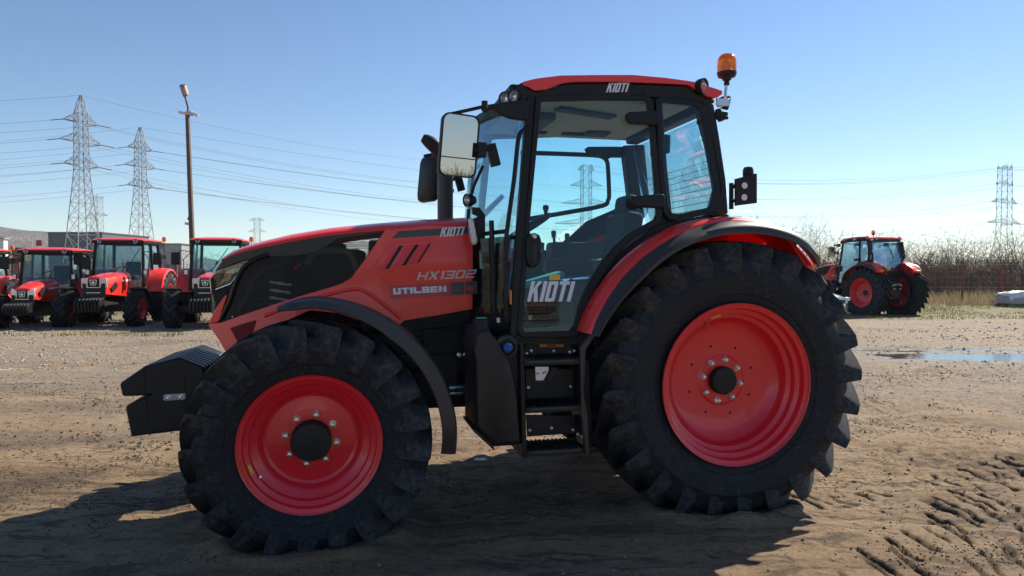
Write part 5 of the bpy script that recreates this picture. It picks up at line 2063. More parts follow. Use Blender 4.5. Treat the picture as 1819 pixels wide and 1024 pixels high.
def fence(xs, yf, label):
    root = empty('wire_fence', (xs[0], yf(xs[0]), 0))
    tag(root, label, 'fence')
    O_ = Vector(root.location)
    for x in xs:
        MB().box((x - O_.x, yf(x) - O_.y, .99), (.075, .075, 1.98)).build('post', RUST, root, bevel=.004)
    for a, b_ in zip(xs, xs[1:]):
        mb = MB()
        pa, pb = Vector((a - O_.x, yf(a) - O_.y - .045, 0)), Vector((b_ - O_.x, yf(b_) - O_.y - .045, 0))
        for z in (.08, .32, .56, .80, 1.04, 1.28, 1.52, 1.76, 1.88):
            t = .013 if z in (.80, 1.88) else .0045
            mb.bar(pa + Vector((0, 0, z)), pb + Vector((0, 0, z)), t)
        n_ = int((b_ - a) / .24)
        for k in range(1, n_):
            p = pa.lerp(pb, k / n_)
            mb.bar(p + Vector((0, -.008, .05)), p + Vector((0, -.008, 1.9)), .0035)
        mb.build('wire_panel', WIREG, root, smooth=0)
    return root


p0, p1 = G(1709, 541), G(1778, 541)
stepx = (p1.x - p0.x)
yF = lambda x: p0.y
fence([p0.x + stepx * k for k in range(-6, 6)], yF, 'welded wire fence on dark red posts in front of the leafless thicket on the right')
fence([-36 + 2.5 * k for k in range(0, 16)], lambda x: 33.3, 'long wire fence behind the row of parked tractors on the left')

# ------------------------------------------------------------------ wrapped pallet stack at the right edge
root = empty('pallet_stack', (22.6, 30.6, 0), R(-6), 'low pallet load wrapped in film under a white sheet beside the fence', 'pallet')
for y in (-.5, 0, .5):
    MB().box((0, y, .05), (2.1, .10, .10)).build('runner', WOOD, root)
for k in range(7):
    MB().box((-.9 + .3 * k, 0, .113), (.14, 1.15, .022)).build('board', WOOD, root)
FILM = simple('wrapping_film', (.42, .43, .46), .3, coat=.3, dust=.5, scale=5, dust_col=(.25, .25, .27))
SHEET = simple('white_sheet', (.72, .72, .73), .5, bumps=.3, bscale=14)
for k in range(3):
    for j in range(2):
        MB().box((-.66 + .66 * k, -.28 + .56 * j, .36), (.64, .54, .46)).build('wrapped_load', FILM, root, bevel=.03)
secs = []
for i in range(15):
    x = -1.05 + 2.1 * i / 14
    row = []
    for k in range(13):
        y = -.66 + 1.32 * k / 12
        edge = max(0, abs(y) - .56) / .10
        z = .60 + .06 * math.cos(x * 1.5) + .03 * math.sin(x * 5 + y * 4) - .20 * edge - (.10 if i in (0, 14) else 0)
        row.append(Vector((x * (1 + .01 * math.sin(k)), y, z + .02 * math.sin(i * 1.9 + k))))
    secs.append(row + [p - Vector((0, 0, .012)) for p in reversed(row)])
MB().loft(secs).build('cover_sheet', SHEET, root, smooth=60)


# ------------------------------------------------------------------ pylons and their wires
def lattice(H, base, waist, zw, arms, peak, top_w):
    """steel tower: legs lean to a waist at zw, then a slim cage; arms = [(z, half length)]"""
    mb = MB()

    def half(z):
        if z <= zw:
            return (base + (waist - base) * z / zw) / 2
        t = (z - zw) / (H - zw)
        return (waist + (top_w - waist) * (t if peak is None else min(1, t))) / 2
    zcage = peak if peak else H
    levels = []
    z = 0
    while z < zcage - .5:
        levels.append(z)
        z += max(1.7, 2 * half(z) * .85)
    levels.append(zcage)

    def half2(z):
        if peak and z > peak:
            return half(peak) * (H - z) / (H - peak) + .12
        return half(z)
    if peak:
        z = zcage + 2
        while z < H - 1:
            levels.append(z)
            z += 2.0
        levels.append(H)
    cor = [(1, 1), (-1, 1), (-1, -1), (1, -1)]
    t1, t2 = .16, .08
    for a, b_ in zip(levels, levels[1:]):
        ha, hb = half2(a), half2(b_)
        for i, (sx, sy) in enumerate(cor):
            mb.bar((sx * ha, sy * ha, a), (sx * hb, sy * hb, b_), t1)
            nx_, ny_ = cor[(i + 1) % 4]
            mb.bar((sx * ha, sy * ha, a), (nx_ * hb, ny_ * hb, b_), t2)
            mb.bar((nx_ * ha, ny_ * ha, a), (sx * hb, sy * hb, b_), t2)
            mb.bar((sx * hb, sy * hb, b_), (nx_ * hb, ny_ * hb, b_), t2)
    body = mb
    armm = []
    tips = []
    for (z, L) in arms:
        am = MB()
        for s in (1, -1):
            h = half2(z)
            tip = Vector((s * L, 0, z))
            tips.append(tip)
            for sy in (1, -1):
                am.bar((s * h, sy * h, z), tip, t2 * 1.3)
                am.bar((s * h, sy * h, z + 2.2), tip + Vector((0, 0, .1)), t2 * 1.3)
                n_ = max(3, int(L / 1.6))
                for k in range(n_):
                    t, t_ = k / n_, (k + .5) / n_
                    A = Vector((s * h, sy * h, z)).lerp(tip, t)
                    B = Vector((s * h, sy * h, z + 2.2)).lerp(tip, t_)
                    C = Vector((s * h, sy * h, z)).lerp(tip, (k + 1) / n_)
                    am.bar(A, B, t2 * .8)
                    am.bar(B, C, t2 * .8)
            armm.append(am)
            am = MB()
    ins = MB()
    return body, armm, tips


PYLON = simple('pylon_steel', (.30, .30, .31), .55, metal=.3)
PYLTIPS = {}


def pylon(key, x, y, rz, H, base, waist, zw, arms, peak, top_w, label):
    root = empty('pylon', (x, y, 0), rz, label, 'pylon', None)
    body, armm, tips = lattice(H, base, waist, zw, arms, peak, top_w)
    body.build('lattice_tower', PYLON, root, smooth=0)
    for a in armm:
        a.build('cross_arm', PYLON, root, smooth=0)
    M_ = Matrix.Rotation(rz, 3, 'Z')
    PYLTIPS[key] = [M_ @ t + Vector((x, y, 0)) for t in tips] + [Vector((x, y, H))]
    return root


ARM_A = [(27.5, 4.3), (33.2, 5.0), (38.0, 4.2)]
pA = at(147, 430, 172)
pylon('A', pA.x, 172, R(62), 44.6, 6.6, 2.5, 25.6, ARM_A, 40.2, 2.0, 'tall lattice pylon with pointed peak, taller of the two on the left')
pB = at(251, 430, 215)
pylon('B', pB.x, 215, R(62), 45.6, 6.8, 2.6, 26.5, [(27.6, 4.2), (33.6, 5.0), (39.0, 4.0)], 41.2, 2.0, 'second lattice pylon with pointed peak, just left of the street lamp')
pC = at(1041, 420, 295)
ARM_D = [(21.5, 13.5), (30.0, 10.5), (37.5, 7.0), (44.0, 3.5)]
pylon('C', pC.x, 295, R(12), 46.0, 8.5, 3.9, 17, ARM_D, None, 3.6, 'flat-topped lattice pylon seen through the cab glass of the foreground tractor')
pD = at(1783, 430, 292)
pylon('D', pD.x, 292, R(30), 45.0, 8.5, 4.2, 17, ARM_D, None, 3.8, 'flat-topped lattice pylon rising above the thicket at the right edge')
pE = at(457, 430, 560)
pylon('E', pE.x, 560, R(8), 44.0, 11, 4.5, 18, [(24, 8), (33, 7), (42, 6)], None, 4.2, 'tiny distant lattice pylon standing above the bonnet of the foreground tractor')
pF = at(173, 430, 400)
pylon('F', pF.x, 400, R(-20), 44.0, 10, 4.5, 18, [(22, 9), (33, 8), (43, 5)], None, 4.2, 'faint distant pylon half hidden behind the tallest pylon on the left')
WIRE = simple('power_cable', (.22, .22, .23), .5)


def wire(a, b_, sag, r, label, group):
    pts = []
    for k in range(25):
        t = k / 24
        p = Vector(a).lerp(Vector(b_), t)
        p.z -= 4 * sag * t * (1 - t)
        pts.append(p)
    tag(MB().tube(pts, r, 4, cap=False).build('power_line', WIRE), label, 'power line', group)


def span(k1, k2, label, group, r, sag=7):
    for i, (a, b_) in enumerate(zip(PYLTIPS[k1], PYLTIPS[k2])):
        wire(a, b_, sag * (.6 if i == len(PYLTIPS[k1]) - 1 else 1), r, label, group)


LA = [p + Vector((-190, -30, -4)) for p in PYLTIPS['A']]
TIP = ['lowest right arm', 'lowest left arm', 'middle right arm', 'middle left arm', 'top right arm', 'top left arm', 'peak']
for a, b_, t in zip(PYLTIPS['A'], LA, TIP):
    wire(a, b_, 5, .030, f'power cable running left from the {t} of the tallest pylon', 'cables left of the tall pylon')
LB = [p + Vector((-200, 5, -3)) for p in PYLTIPS['B']]
for a, b_, t in zip(PYLTIPS['B'], LB, TIP):
    wire(a, b_, 5, .030, f'power cable running left from the {t} of the second pylon', 'cables left of the second pylon')
TA = [PYLTIPS['C'][i] for i in (0, 1, 2, 3, 4, 5, 8)]
for a, b_, t in zip(PYLTIPS['A'], TA, TIP):
    wire(a, b_, 6, .034, f'power cable falling right from the {t} of the tallest pylon', 'cables right of the tall pylon')
TB = [p + Vector((330, 190, 0)) for p in PYLTIPS['B']]
for a, b_, t in zip(PYLTIPS['B'], TB, TIP):
    wire(a, b_, 9, .042, f'power cable falling right from the {t} of the second pylon', 'cables right of the second pylon')
TIPD = [f'{n} {s} arm' for n in ('lowest', 'second', 'third', 'topmost') for s in ('right', 'left')] + ['flat top']
for a, b_, t in zip(PYLTIPS['C'], PYLTIPS['D'], TIPD):
    wire(a, b_, 6, .04, f'power cable right of the cab reaching the {t} of the right pylon', 'cables between the flat-topped pylons')
for a, t in zip(PYLTIPS['D'], TIPD):
    wire(a, a + Vector((220, -40, 3)), 6, .04, f'power cable leaving the photo from the {t} of the right pylon', 'cables right of the right pylon')
# strain insulators on the pointed pylons
INS = simple('insulator_glass', (.10, .09, .08), .3)
for key, ends in (('A', (LA, TA)), ('B', (LB, TB))):
    root = [o for o in scene.objects if o.name.startswith('pylon') and abs(o.location.x - {'A': pA.x, 'B': pB.x}[key]) < .1][0]
    inv = root.matrix_basis.inverted()
    for i in range(6):
        for E_ in ends:
            a = PYLTIPS[key][i]
            d = (E_[i] - a).normalized()
            d.z -= .10
            MB().tube([inv @ a, inv @ (a + d * 2.8)], .11, 5).build('insulator', INS, root)

# ------------------------------------------------------------------ street lamp with cameras
lp = G(346, 562)
root = empty('street_lamp', (lp.x, lp.y, 0), 0, 'tall brown pole with one tilted lamp head and small white cameras', 'street lamp')
POLE = simple('brown_pole_paint', (.085, .060, .045), .55, dust=.3)
D = lp.y
def loc(u, v):
    return at(u, v, D) - Vector((lp.x, lp.y, 0))
t0 = loc(333, 204)
mb = MB()
mb.loft([[Vector((sx * w + c.x, sy * w, c.z)) for sx, sy in ((1, 1), (-1, 1), (-1, -1), (1, -1))] for c, w in ((Vector((0, 0, 0)), .078), (t0, .056))])
mb.build('pole', POLE, root, bevel=.008)
MB().tube([t0, loc(334, 192), loc(330, 176), loc(328, 168)], .035, 8).build('lamp_arm', POLE, root)
hd = MB()
hv = [loc(320, 153), loc(329.5, 154), loc(335, 172.5), loc(327, 174.5)]
hd.prism([p + Vector((0, -.10, 0)) for p in hv], (0, .20, .10))
h_ = hd.build('lamp_head', simple('lamp_head_paint', (.12, .09, .06), .5), root, bevel=.03)
hc = sum(hv, Vector()) / 4
MB().prism([p + (hc - p) * .22 + Vector((0, -.104, 0)) for p in hv], (0, -.01, 0)).build('lamp_glass', simple('lamp_diffuser', (.30, .23, .16), .3), h_)
for k, (u, v, tilt) in enumerate(((325, 201, 12), (345, 203, 25))):
    c = loc(u, v)
    b_ = MB().box(c, (.30, .10, .09), Matrix.Rotation(R(tilt), 3, 'Y')).build('security_camera', simple('camera_white', (.62, .60, .58), .4) if 'camera_white' not in MATS else MATS['camera_white'], root, bevel=.015)
    MB().bar(c, t0, .03).build('camera_bracket', ZINC, b_)
c = loc(334, 398)
b_ = MB().box(c, (.20, .10, .09), Matrix.Rotation(R(8), 3, 'Y')).build('security_camera', MATS['camera_white'], root, bevel=.015)
MB().bar(c, (loc(342, 399).x, 0, c.z), .03).build('camera_bracket', ZINC, b_)
c = loc(337, 388)
MB().box(c, (.10, .10, .14), Matrix.Rotation(R(25), 3, 'Y')).build('sensor_box', BLACK, root, bevel=.01)
MB().box(loc(337, 202), (.22, .18, .12)).build('junction_box', ZINC, root, bevel=.01)


# ------------------------------------------------------------------ hills and far buildings
def hill(name, pts, dist, mat):
    secs = []
    for u, v in pts:
        p = at(u, v, dist)
        q = at(u, v, dist)
        secs.append([Vector((p.x, dist - 500, -2)), Vector((p.x, dist - 260, p.z * .45)), Vector((p.x, dist - 90, p.z * .86)), Vector((p.x, dist, p.z)), Vector((p.x * 1.1, dist + 400, p.z * .6)), Vector((p.x * 1.15, dist + 700, -2))])
    mb = MB()
    mb.loft(secs, closed=False)
    o = mb.build(name, mat, smooth=80)
    o['kind'] = 'structure'
    return o


hm, nt, b, out = nodes_of('wooded_hill')
tc = N(nt, 'ShaderNodeTexCoord')
n1 = N(nt, 'ShaderNodeTexNoise', Scale=.012, Detail=9.0, Roughness=.7)
nt.links.new(tc.outputs['Object'], n1.inputs['Vector'])
r_ = ramp(nt, n1.outputs[0], [(.35, (.06, .052, .045)), (.5, (.10, .085, .07)), (.68, (.16, .14, .105))])
nt.links.new(r_.outputs[0], b.inputs['Base Color'])
b.inputs['Roughness'].default_value = 1.0
n2 = N(nt, 'ShaderNodeTexNoise', Scale=.08, Detail=6.0)
nt.links.new(tc.outputs['Object'], n2.inputs['Vector'])
bump(nt, b, n2.outputs[0], 1.0, 14.0)
hill('hill', [(-420, 392), (-250, 398), (-120, 401), (-40, 402), (0, 403), (25, 407), (50, 410), (75, 411), (100, 414), (140, 423), (190, 432), (240, 440), (300, 448), (380, 462), (460, 478)], 1500, hm)


def shed(name, u0, u1, vtop, dist, depth, wallm, roofm, label, pan, extra=None):
    a, b_ = at(u0, 470, dist), at(u1, 470, dist)
    h = at(u0, vtop, dist).z
    w = b_.x - a.x
    root = empty(name, ((a.x + b_.x) / 2, dist + depth / 2, 0), 0, label, 'building')
    MB().box((0, 0, h / 2), (w, depth, h)).build('wall', wallm, root)
    MB().box((0, 0, h + .12), (w + .5, depth + .5, .24)).build('roof', roofm, root)
    if pan:
        n_ = max(2, int(w / pan))
        for k in range(n_ + 1):
            MB().box((-w / 2 + w * k / n_, -depth / 2 - .03, h / 2), (.14, .06, h)).build('cladding_rib', roofm, root)
    MB().box((w * .2, -depth / 2 - .02, 1.6), (3.2, .06, 3.2)).build('door', roofm, root)
    for k in range(4):
        f = MB().box((-w * .42 + w * .12 * k, -depth / 2 - .02, h * .62), (1.7, .05, 1.0)).build('window', roofm, root)
        MB().box((-w * .42 + w * .12 * k, -depth / 2 - .05, h * .62), (1.5, .02, .8)).build('pane', GLOSSB, f)
    return root


CLAD1 = simple('dark_grey_cladding', (.085, .095, .115), .5)
CLAD2 = simple('light_grey_cladding', (.30, .31, .33), .5)
TRIM = simple('cladding_trim', (.11, .12, .14), .5)
shed('warehouse', 87, 182, 414, 185, 24, CLAD1, TRIM, 'flat-roofed dark grey warehouse behind the tallest pylon', 6)
shed('warehouse', 262, 322, 434.5, 165, 6, CLAD2, TRIM, 'flat-roofed light grey warehouse between the second pylon and the street lamp', 5)
shed('storage_building', -60, 7, 425, 120, 1.0, simple('white_wall', (.70, .70, .68), .7), CLAD2, 'white building cut off by the left edge of the photo', 0)
shed('brick_building', 22, 44, 443, 110, 2, simple('brick_wall', (.24, .10, .07), .8), RUST, 'low reddish brick building above the small tractor on the left', 0)
# red banner on a mast
c = at(63, 470, 100)
root = empty('banner', (c.x, 100, 0), 0, 'red banner on a mast above the small tractor roof', 'banner')
top, bot = at(57, 427, 100).z, at(57, 437, 100).z
MB().tube([(at(56.5, 430, 100).x - c.x, 0, 0), (at(56.5, 430, 100).x - c.x, 0, at(56, 418, 100).z)], .05, 6).build('mast', ZINC, root)
MB().prism([(at(57, 0, 100).x - c.x, 0, top), (at(67, 0, 100).x - c.x, 0, top), (at(67, 0, 100).x - c.x, 0, bot), (at(57, 0, 100).x - c.x, 0, bot)], (0, .02, 0)).build('cloth', simple('banner_red', (.42, .03, .04), .7), root)


# ------------------------------------------------------------------ the row of parked tractors on the left
ROWT = {}


def row_tyres(ro, r0, w, nl, lh):
    k = (ro, r0)
    if k not in ROWT:
        ROWT[k] = tyre_mesh('row_tyre', ro, r0, w, nl, lh, 40)
    return ROWT[k]


HLW = simple('headlamp_shell', (.62, .64, .68), .15, metal=.3, coat=1.0)
BADGE = simple('badge_silver', (.55, .57, .60), .25, metal=.7)


def build_row_tractor(name, k, small, label):
    """k scales the cab and bonnet; small = the rounder compact type"""
    root = empty(name, (0, 0, 0))
    tag(root, label, 'tractor', None)
    wb, rf, rr_, hw = (2.15, .53, .78, .36) if not small else (1.95, .44, .66, .33)
    wf, wr = .36, .44
    xf = wb + (.42 if not small else .45)
    z0, z1 = (.80, 1.46) if not small else (.70, 1.26)
    trk = .93 if not small else .80
    MB().box((wb * .5 + .2, 0, .62), (wb + .5, .34, .34)).build('chassis', DARKM, root, bevel=.02)
    mb = MB()
    mb.box((wb, 0, rf), (.20, trk * 2 - .2, .18))
    mb.box((wb, 0, rf + .12), (.28, .30, .2))
    mb.build('front_axle', DARKM, root, bevel=.02)
    MB().box((0, 0, rr_), (.30, trk * 2 - .2, .28)).build('rear_axle', DARKM, root, bevel=.03)
    # bonnet
    secs = []
    n_ = 12
    for i in range(n_ + 1):
        t = i / n_
        x = .95 + (xf - .95) * t
        if i == n_:
            x = xf + .02
        w = hw * (1 - (.16 if not small else .24) * t ** 2.5)
        zt_ = z1 + .10 * (1 - t) - (.05 if not small else .14) * t ** 3
        zb = z0 + (.12 if not small else .10) * t
        ring_ = []
        for q in range(17):
            th = math.pi * q / 16
            cc, ss = math.cos(th), math.sin(th)
            ring_.append(Vector((x - (.05 if i == n_ else 0) * ss * .0, w * math.copysign(abs(cc) ** .62, cc), zt_ - .30 + .30 * abs(ss) ** .62)))
        ring_ = [Vector((x, w * .97, zb))] + ring_ + [Vector((x, -w * .97, zb))]
        secs.append(ring_)
    MB().loft(secs).build('bonnet', RED, root, smooth=45, bevel=.02)
    zt_ = z1 - (.06 if not small else .16)
    xx = xf + .022
    MB().box((xx + .004, 0, zt_ - .36), (.05, hw * 1.62, .40)).build('front_grille', BLACK, root, bevel=.015)
    MB().box((xx + .02, 0, zt_ - .14), (.04, hw * .72, .20)).build('badge_panel', GLOSSB, root, bevel=.01)
    bw_, bt = hw * .26, .075
    bo = [(xx + .041, -bw_, zt_ - .14 + bt), (xx + .041, bw_, zt_ - .14 + bt), (xx + .041, bw_ * .72, zt_ - .14 - bt), (xx + .041, -bw_ * .72, zt_ - .14 - bt)]
    bi = [Vector(p) + (Vector((xx + .041, 0, zt_ - .14)) - Vector(p)) * .2 for p in bo]
    bd = MB().ring(bo, bi, (.008, 0, 0)).build('badge', BADGE, root)
    MB().lathe([(0, 0), (0, .04), (.012, .038), (.012, .022), (.006, .02), (.006, 0)], 20, (xx + .041, 0, zt_ - .14), 'x').build('emblem', BADGE, bd)
    for z in (zt_ - .275, zt_ - .42):
        MB().box((xx + .034, 0, z), (.02, hw * 1.0, .018)).build('grille_bar', BADGE, root)
    for s in (1, -1):
        if not small:
            o_ = [(xx - .01, s * hw * .40, zt_ - .02), (xx - .03, s * hw * .90, zt_ - .02), (xx - .06, s * hw * .92, zt_ - .30), (xx - .01, s * hw * .42, zt_ - .28)]
        else:
            o_ = [(xx - .01, s * hw * .36, zt_ - .06), (xx - .05, s * hw * .84, zt_ + .02), (xx - .05, s * hw * .90, zt_ - .22), (xx - .01, s * hw * .40, zt_ - .26)]
        MB().prism(o_, (.045, 0, 0)).build('headlamp', HLW, root, bevel=.012)
        # side vent of the bonnet
        MB().prism([(xf - .20, s * hw * .93, z0 + .30), (xf - .50, s * hw * .985, z0 + .48), (xf - .62, s * hw * 1.0, z0 + .34), (xf - .30, s * hw * .96, z0 + .18)], (0, s * .012, 0)).build('side_vent', BLACK, root)
        MB().prism([(1.05, s * (hw + .004), z1 - .12), (1.65, s * (hw + .002), z1 - .14), (1.65, s * hw, z1 - .19), (1.05, s * hw, z1 - .18)], (0, s * .006, 0)).build('side_decal', WHITEP, root, smooth=0)
    # ballast plates
    nw = 8
    for i in range(nw):
        y = -hw * .95 + hw * 1.9 * (i + .5) / nw
        pr = [(xf + .18, .86 if not small else .74), (xf + .44, .82 if not small else .70), (xf + .52, .70 if not small else .6), (xf + .46, .46), (xf + .18, .48)]
        MB().prism([(x, y - .028, z) for x, z in pr], (0, .056, 0)).build('front_weight', IRON, root, bevel=.012)
    mb = MB()
    mb.box((xf + .06, 0, .62), (.34, .46, .16))
    mb.build('weight_carrier', DARKM, root, bevel=.01)
    # wheels
    for s in (1, -1):
        for (x, ro, r0, w, nl, front) in ((wb, rf, .27 if not small else .23, wf, 15, True), (0, rr_, .42 if not small else .36, wr, 18, False)):
            lat = trk if front else trk + .02
            rim = MB().lathe([(.03, r0 - .01), (.04, r0 + .012), (.03, r0 + .014), (.0, r0 - .01), (-.05, r0 - .04), (-.07, r0 * .7), (-.03, r0 * .5), (-.03, .0)], 28).build('wheel_rim', RIM, root)
            rim.location = (x, s * (lat + w * .35), ro * .965)
            rim.rotation_euler = (0, 0, 0 if s > 0 else math.pi)
            t_ = link_mesh('tyre', row_tyres(ro, r0, w, nl, .045), rim, (0, -w * .42, 0), (0, random.uniform(0, .3), 0 if s > 0 else math.pi))
            MB().lathe([(-.03, .0), (-.03, .075), (.03, .07), (.035, 0)], 16).build('hub_cap', DARKM, rim)
        # mudguards
        secs = []
        for i in range(15):
            a = R(72 + 88 * i / 14)
            e = Vector((math.cos(a), 0, math.sin(a)))
            r1 = rf + .06
            c = Vector((wb, 0, rf))
            secs.append([c + e * r1 + Vector((0, s * (trk - .17), 0)), c + e * (r1 + .012) + Vector((0, s * trk, 0)), c + e * r1 + Vector((0, s * (trk + .20), 0)), c + e * (r1 - .03) + Vector((0, s * (trk + .21), 0)),
                         c + e * (r1 - .02) + Vector((0, s * trk, 0)), c + e * (r1 - .02) + Vector((0, s * (trk - .17), 0))])
        MB().loft(secs).build('front_mudguard', BLACK, root, smooth=50)
        secs = []
        for i in range(19):
            a = R(12 + 128 * i / 18)
            e = Vector((math.cos(a), 0, math.sin(a)))
            r1 = rr_ + .10
            c = Vector((0, 0, rr_))
            secs.append([c + e * r1 + Vector((0, s * .55, 0)), c + e * (r1 + .015) + Vector((0, s * .85, 0)), c + e * (r1 - .01) + Vector((0, s * (trk + .21), 0)), c + e * (r1 - .07) + Vector((0, s * (trk + .235), 0)),
                         c + e * (r1 - .03) + Vector((0, s * (trk + .18), 0)), c + e * (r1 - .02) + Vector((0, s * .55, 0))])
        MB().loft(secs).build('rear_mudguard', RED, root, smooth=50)
    # cab
    zb, zt2, hwc = (1.02, 2.40, .70) if not small else (.90, 2.10, .66)
    xa, xb = .98, -.48
    posts = MB()
    for s in (1, -1):
        posts.bar((xa + .05, s * (hwc + .02), zb), (xa - .10, s * hwc * .94, zt2), .075, .06)
        posts.bar((.28, s * (hwc + .03), zb + .1), (.26, s * hwc * .95, zt2), .06, .05)
        posts.bar((xb, s * hwc, zb + .45), (xb + .10, s * hwc * .92, zt2), .08, .07)
    for i, s in enumerate((1, -1)):
        pass
    posts.bar((xa + .05, -hwc, zb + .02), (xa + .05, hwc, zb + .02), .08)
    posts.bar((xa - .10, -hwc * .94, zt2), (xa - .10, hwc * .94, zt2), .08)
    posts.bar((xb + .1, -hwc * .94, zt2), (xb + .1, hwc * .94, zt2), .08)
    posts.bar((xb, -hwc, zb + .45), (xb, hwc, zb + .45), .08)
    for s in (1, -1):
        posts.bar((xa + .05, s * (hwc + .02), zb + .02), (xb, s * hwc, zb + .45), .06)
        posts.bar((xa - .1, s * hwc * .94, zt2), (xb + .1, s * hwc * .94, zt2), .06)
    posts.build('cab_frame', BLACK, root, bevel=.01)
    MB().prism([(xa + .035, -hwc, zb + .04), (xa + .035, hwc, zb + .04), (xa - .105, hwc * .93, zt2 - .03), (xa - .105, -hwc * .93, zt2 - .03)], (-.005, 0, 0)).build('windscreen', GLASS, root, smooth=0)
    MB().prism([(xb - .01, -hwc, zb + .50), (xb - .01, hwc, zb + .50), (xb + .09, hwc * .93, zt2 - .03), (xb + .09, -hwc * .93, zt2 - .03)], (-.005, 0, 0)).build('rear_window', GLASS, root, smooth=0)
    for s in (1, -1):
        MB().prism([(xa + .03, s * hwc, zb + .06), (.30, s * hwc, zb + .2), (.30, s * hwc * .93, zt2 - .04), (xa - .09, s * hwc * .93, zt2 - .04)], (0, -.005 * s, 0)).build('door_glass', GLASS, root, smooth=0)
        MB().prism([(.24, s * hwc, zb + .24), (xb + .04, s * hwc, zb + .5), (xb + .12, s * hwc * .93, zt2 - .04), (.24, s * hwc * .93, zt2 - .04)], (0, -.005 * s, 0)).build('side_glass', GLASS, root, smooth=0)
        mir = MB().box((xa + .02, s * (hwc + .40), zb + .92), (.08, .24, .36)).build('side_mirror', BLACK, root, bevel=.03, seg=3)
        MB().tube([(xa - .04, s * hwc, zb + 1.12), (xa + .0, s * (hwc + .24), zb + 1.16), (xa + .02, s * (hwc + .39), zb + 1.05)], .012, 6).build('mirror_arm', BLACK, mir)
        MB().tube([(xa + .04, s * (hwc + .02), zb + .25), (xa + .08, s * (hwc + .16), zb + .4), (xa + .06, s * (hwc + .18), zb + .9), (xa - .04, s * hwc, zb + 1.1)], .012, 6).build('hand_rail', BLACK, root)
        lmp = MB().box((xa + .10, s * (hwc + .10), zb + .52), (.06, .11, .16)).build('indicator_lamp', BLACK, root, bevel=.015)
        MB().box((xa + .134, s * (hwc + .10), zb + .52), (.01, .09, .13)).build('lens', HLW, lmp, bevel=.004)
        MB().box((.60, s * .66, .58), (.5, .30, .5)).build('side_tank', BLACK, root, bevel=.03)
    MB().box((.28, 0, zb - .02), (1.4, 1.34, .08)).build('cab_floor', BLACK, root)
    # roof: black fascia and a red cap
    MB().box((.22, 0, zt2 + .045), (1.60, 1.46, .10)).build('roof_fascia', BLACK, root, bevel=.03, seg=3)
    secs = []
    for i in range(11):
        t = i / 10
        x = 1.03 - 1.68 * t
        zz = zt2 + .085
        hgt = .10 * (1 - (2 * t - 1) ** 6 * .7)
        w = .76 * (1 - .06 * (2 * t - 1) ** 4)
        secs.append([Vector((x, -w, zz))] + [Vector((x, -w + 2 * w * q / 10, zz + hgt * (1 - abs(2 * q / 10 - 1) ** 4 * .6))) for q in range(11)] + [Vector((x, w, zz))])
    MB().loft(secs).build('roof', RED, root, smooth=45)
    for s in (1, -1):
        wheel_lamp(root, (1.045, s * .50, zt2 + .05), .078, (1, 0, .25), .05, 'roof_lamp')
    bc = MB().tube([(xb + .05, .70, zt2 - .1), (xb - .06, .78, zt2 + .02), (xb - .06, .78, zt2 + .12)], .014, 6).build('beacon_stalk', BLACK, root)
    MB().lathe([(0, 0), (0, .06), (.03, .066), (.10, .060), (.14, .04), (.15, 0)], 18, (xb - .06, .78, zt2 + .12), 'z').build('beacon_lens', AMBER, bc)
    # interior
    mb = MB()
    mb.box((.10, 0, zb + .36), (.46, .46, .14))
    mb.box((-.14, 0, zb + .62), (.12, .44, .46))
    mb.build('seat', SEATF, root, bevel=.04)
    sc_ = Vector((.66, 0, zb + .58))
    mb = MB()
    rg = [sc_ + (Matrix.Rotation(R(35), 3, 'Y') @ Vector((.20 * math.cos(2 * math.pi * q / 20), .20 * math.sin(2 * math.pi * q / 20), 0))) for q in range(21)]
    mb.tube(rg, .016, 6, cap=False)
    mb.bar(rg[0], rg[10], .03, .015)
    mb.tube([sc_, (.84, 0, zb + .3)], .03, 8)
    mb.build('steering_wheel', BLACK, root)
    MB().box((.84, 0, zb + .30), (.18, .52, .40)).build('dashboard', BLACK, root, bevel=.06, seg=3)
    mb = MB()
    mb.tube([(xb + .06, .1, zt2 - .1), (xb + .0, -.25, zb + .75)], .012, 6)
    mb.build('rear_wiper', BLACK, root)
    MB().box((xb - .25, 0, .72), (.30, .5, .5)).build('rear_linkage', DARKM, root, bevel=.02)
    return root


def place(o, x, y, heading):
    """heading: direction the nose points, degrees anticlockwise from +X"""
    o.location = (x, y, gz(x, y) - .02)
    o.rotation_euler = (0, 0, R(heading))


base = build_row_tractor('tractor', 1.0, False, 'red tractor with tall cab and big white headlamps, middle of the left-hand row')
smallt = build_row_tractor('tractor', 1.0, True, 'small round-nosed red tractor with lower cab, left of the row')
index_children()


def front_at(u, y):
    return at(u, 500, y).x


place(base, front_at(231, 21.6), 21.7, -82)
third = copy_tree(base)
third['label'] = 'red tractor with tall cab just left of the foreground bonnet, before the lamp pole'
place(third, front_at(231, 21.6) + 2.90, 21.5, -77)
fourth = copy_tree(base)
fourth['label'] = 'red tractor of which only the roof edge shows above the foreground bonnet'
place(fourth, front_at(231, 21.6) + 5.75, 21.9, -80)
place(smallt, front_at(96, 20.9), 21.2, -78)
second_small = copy_tree(smallt)
second_small['label'] = 'red tractor cut off by the left edge of the photo'
place(second_small, front_at(96, 20.9) - 2.45, 21.0, -78)

# ------------------------------------------------------------------ the other large tractor on the right: a copy of the first with all its parts
far = copy_tree(TR, skip=('front_weight', 'clamp_plate', 'weight_carrier'))
far['label'] = 'large red tractor seen from behind, parked before the thicket on the right'
far.location = (13.35, 25.0, gz(13.3, 24.6) - .04)
far.rotation_euler = (0, 0, R(107))


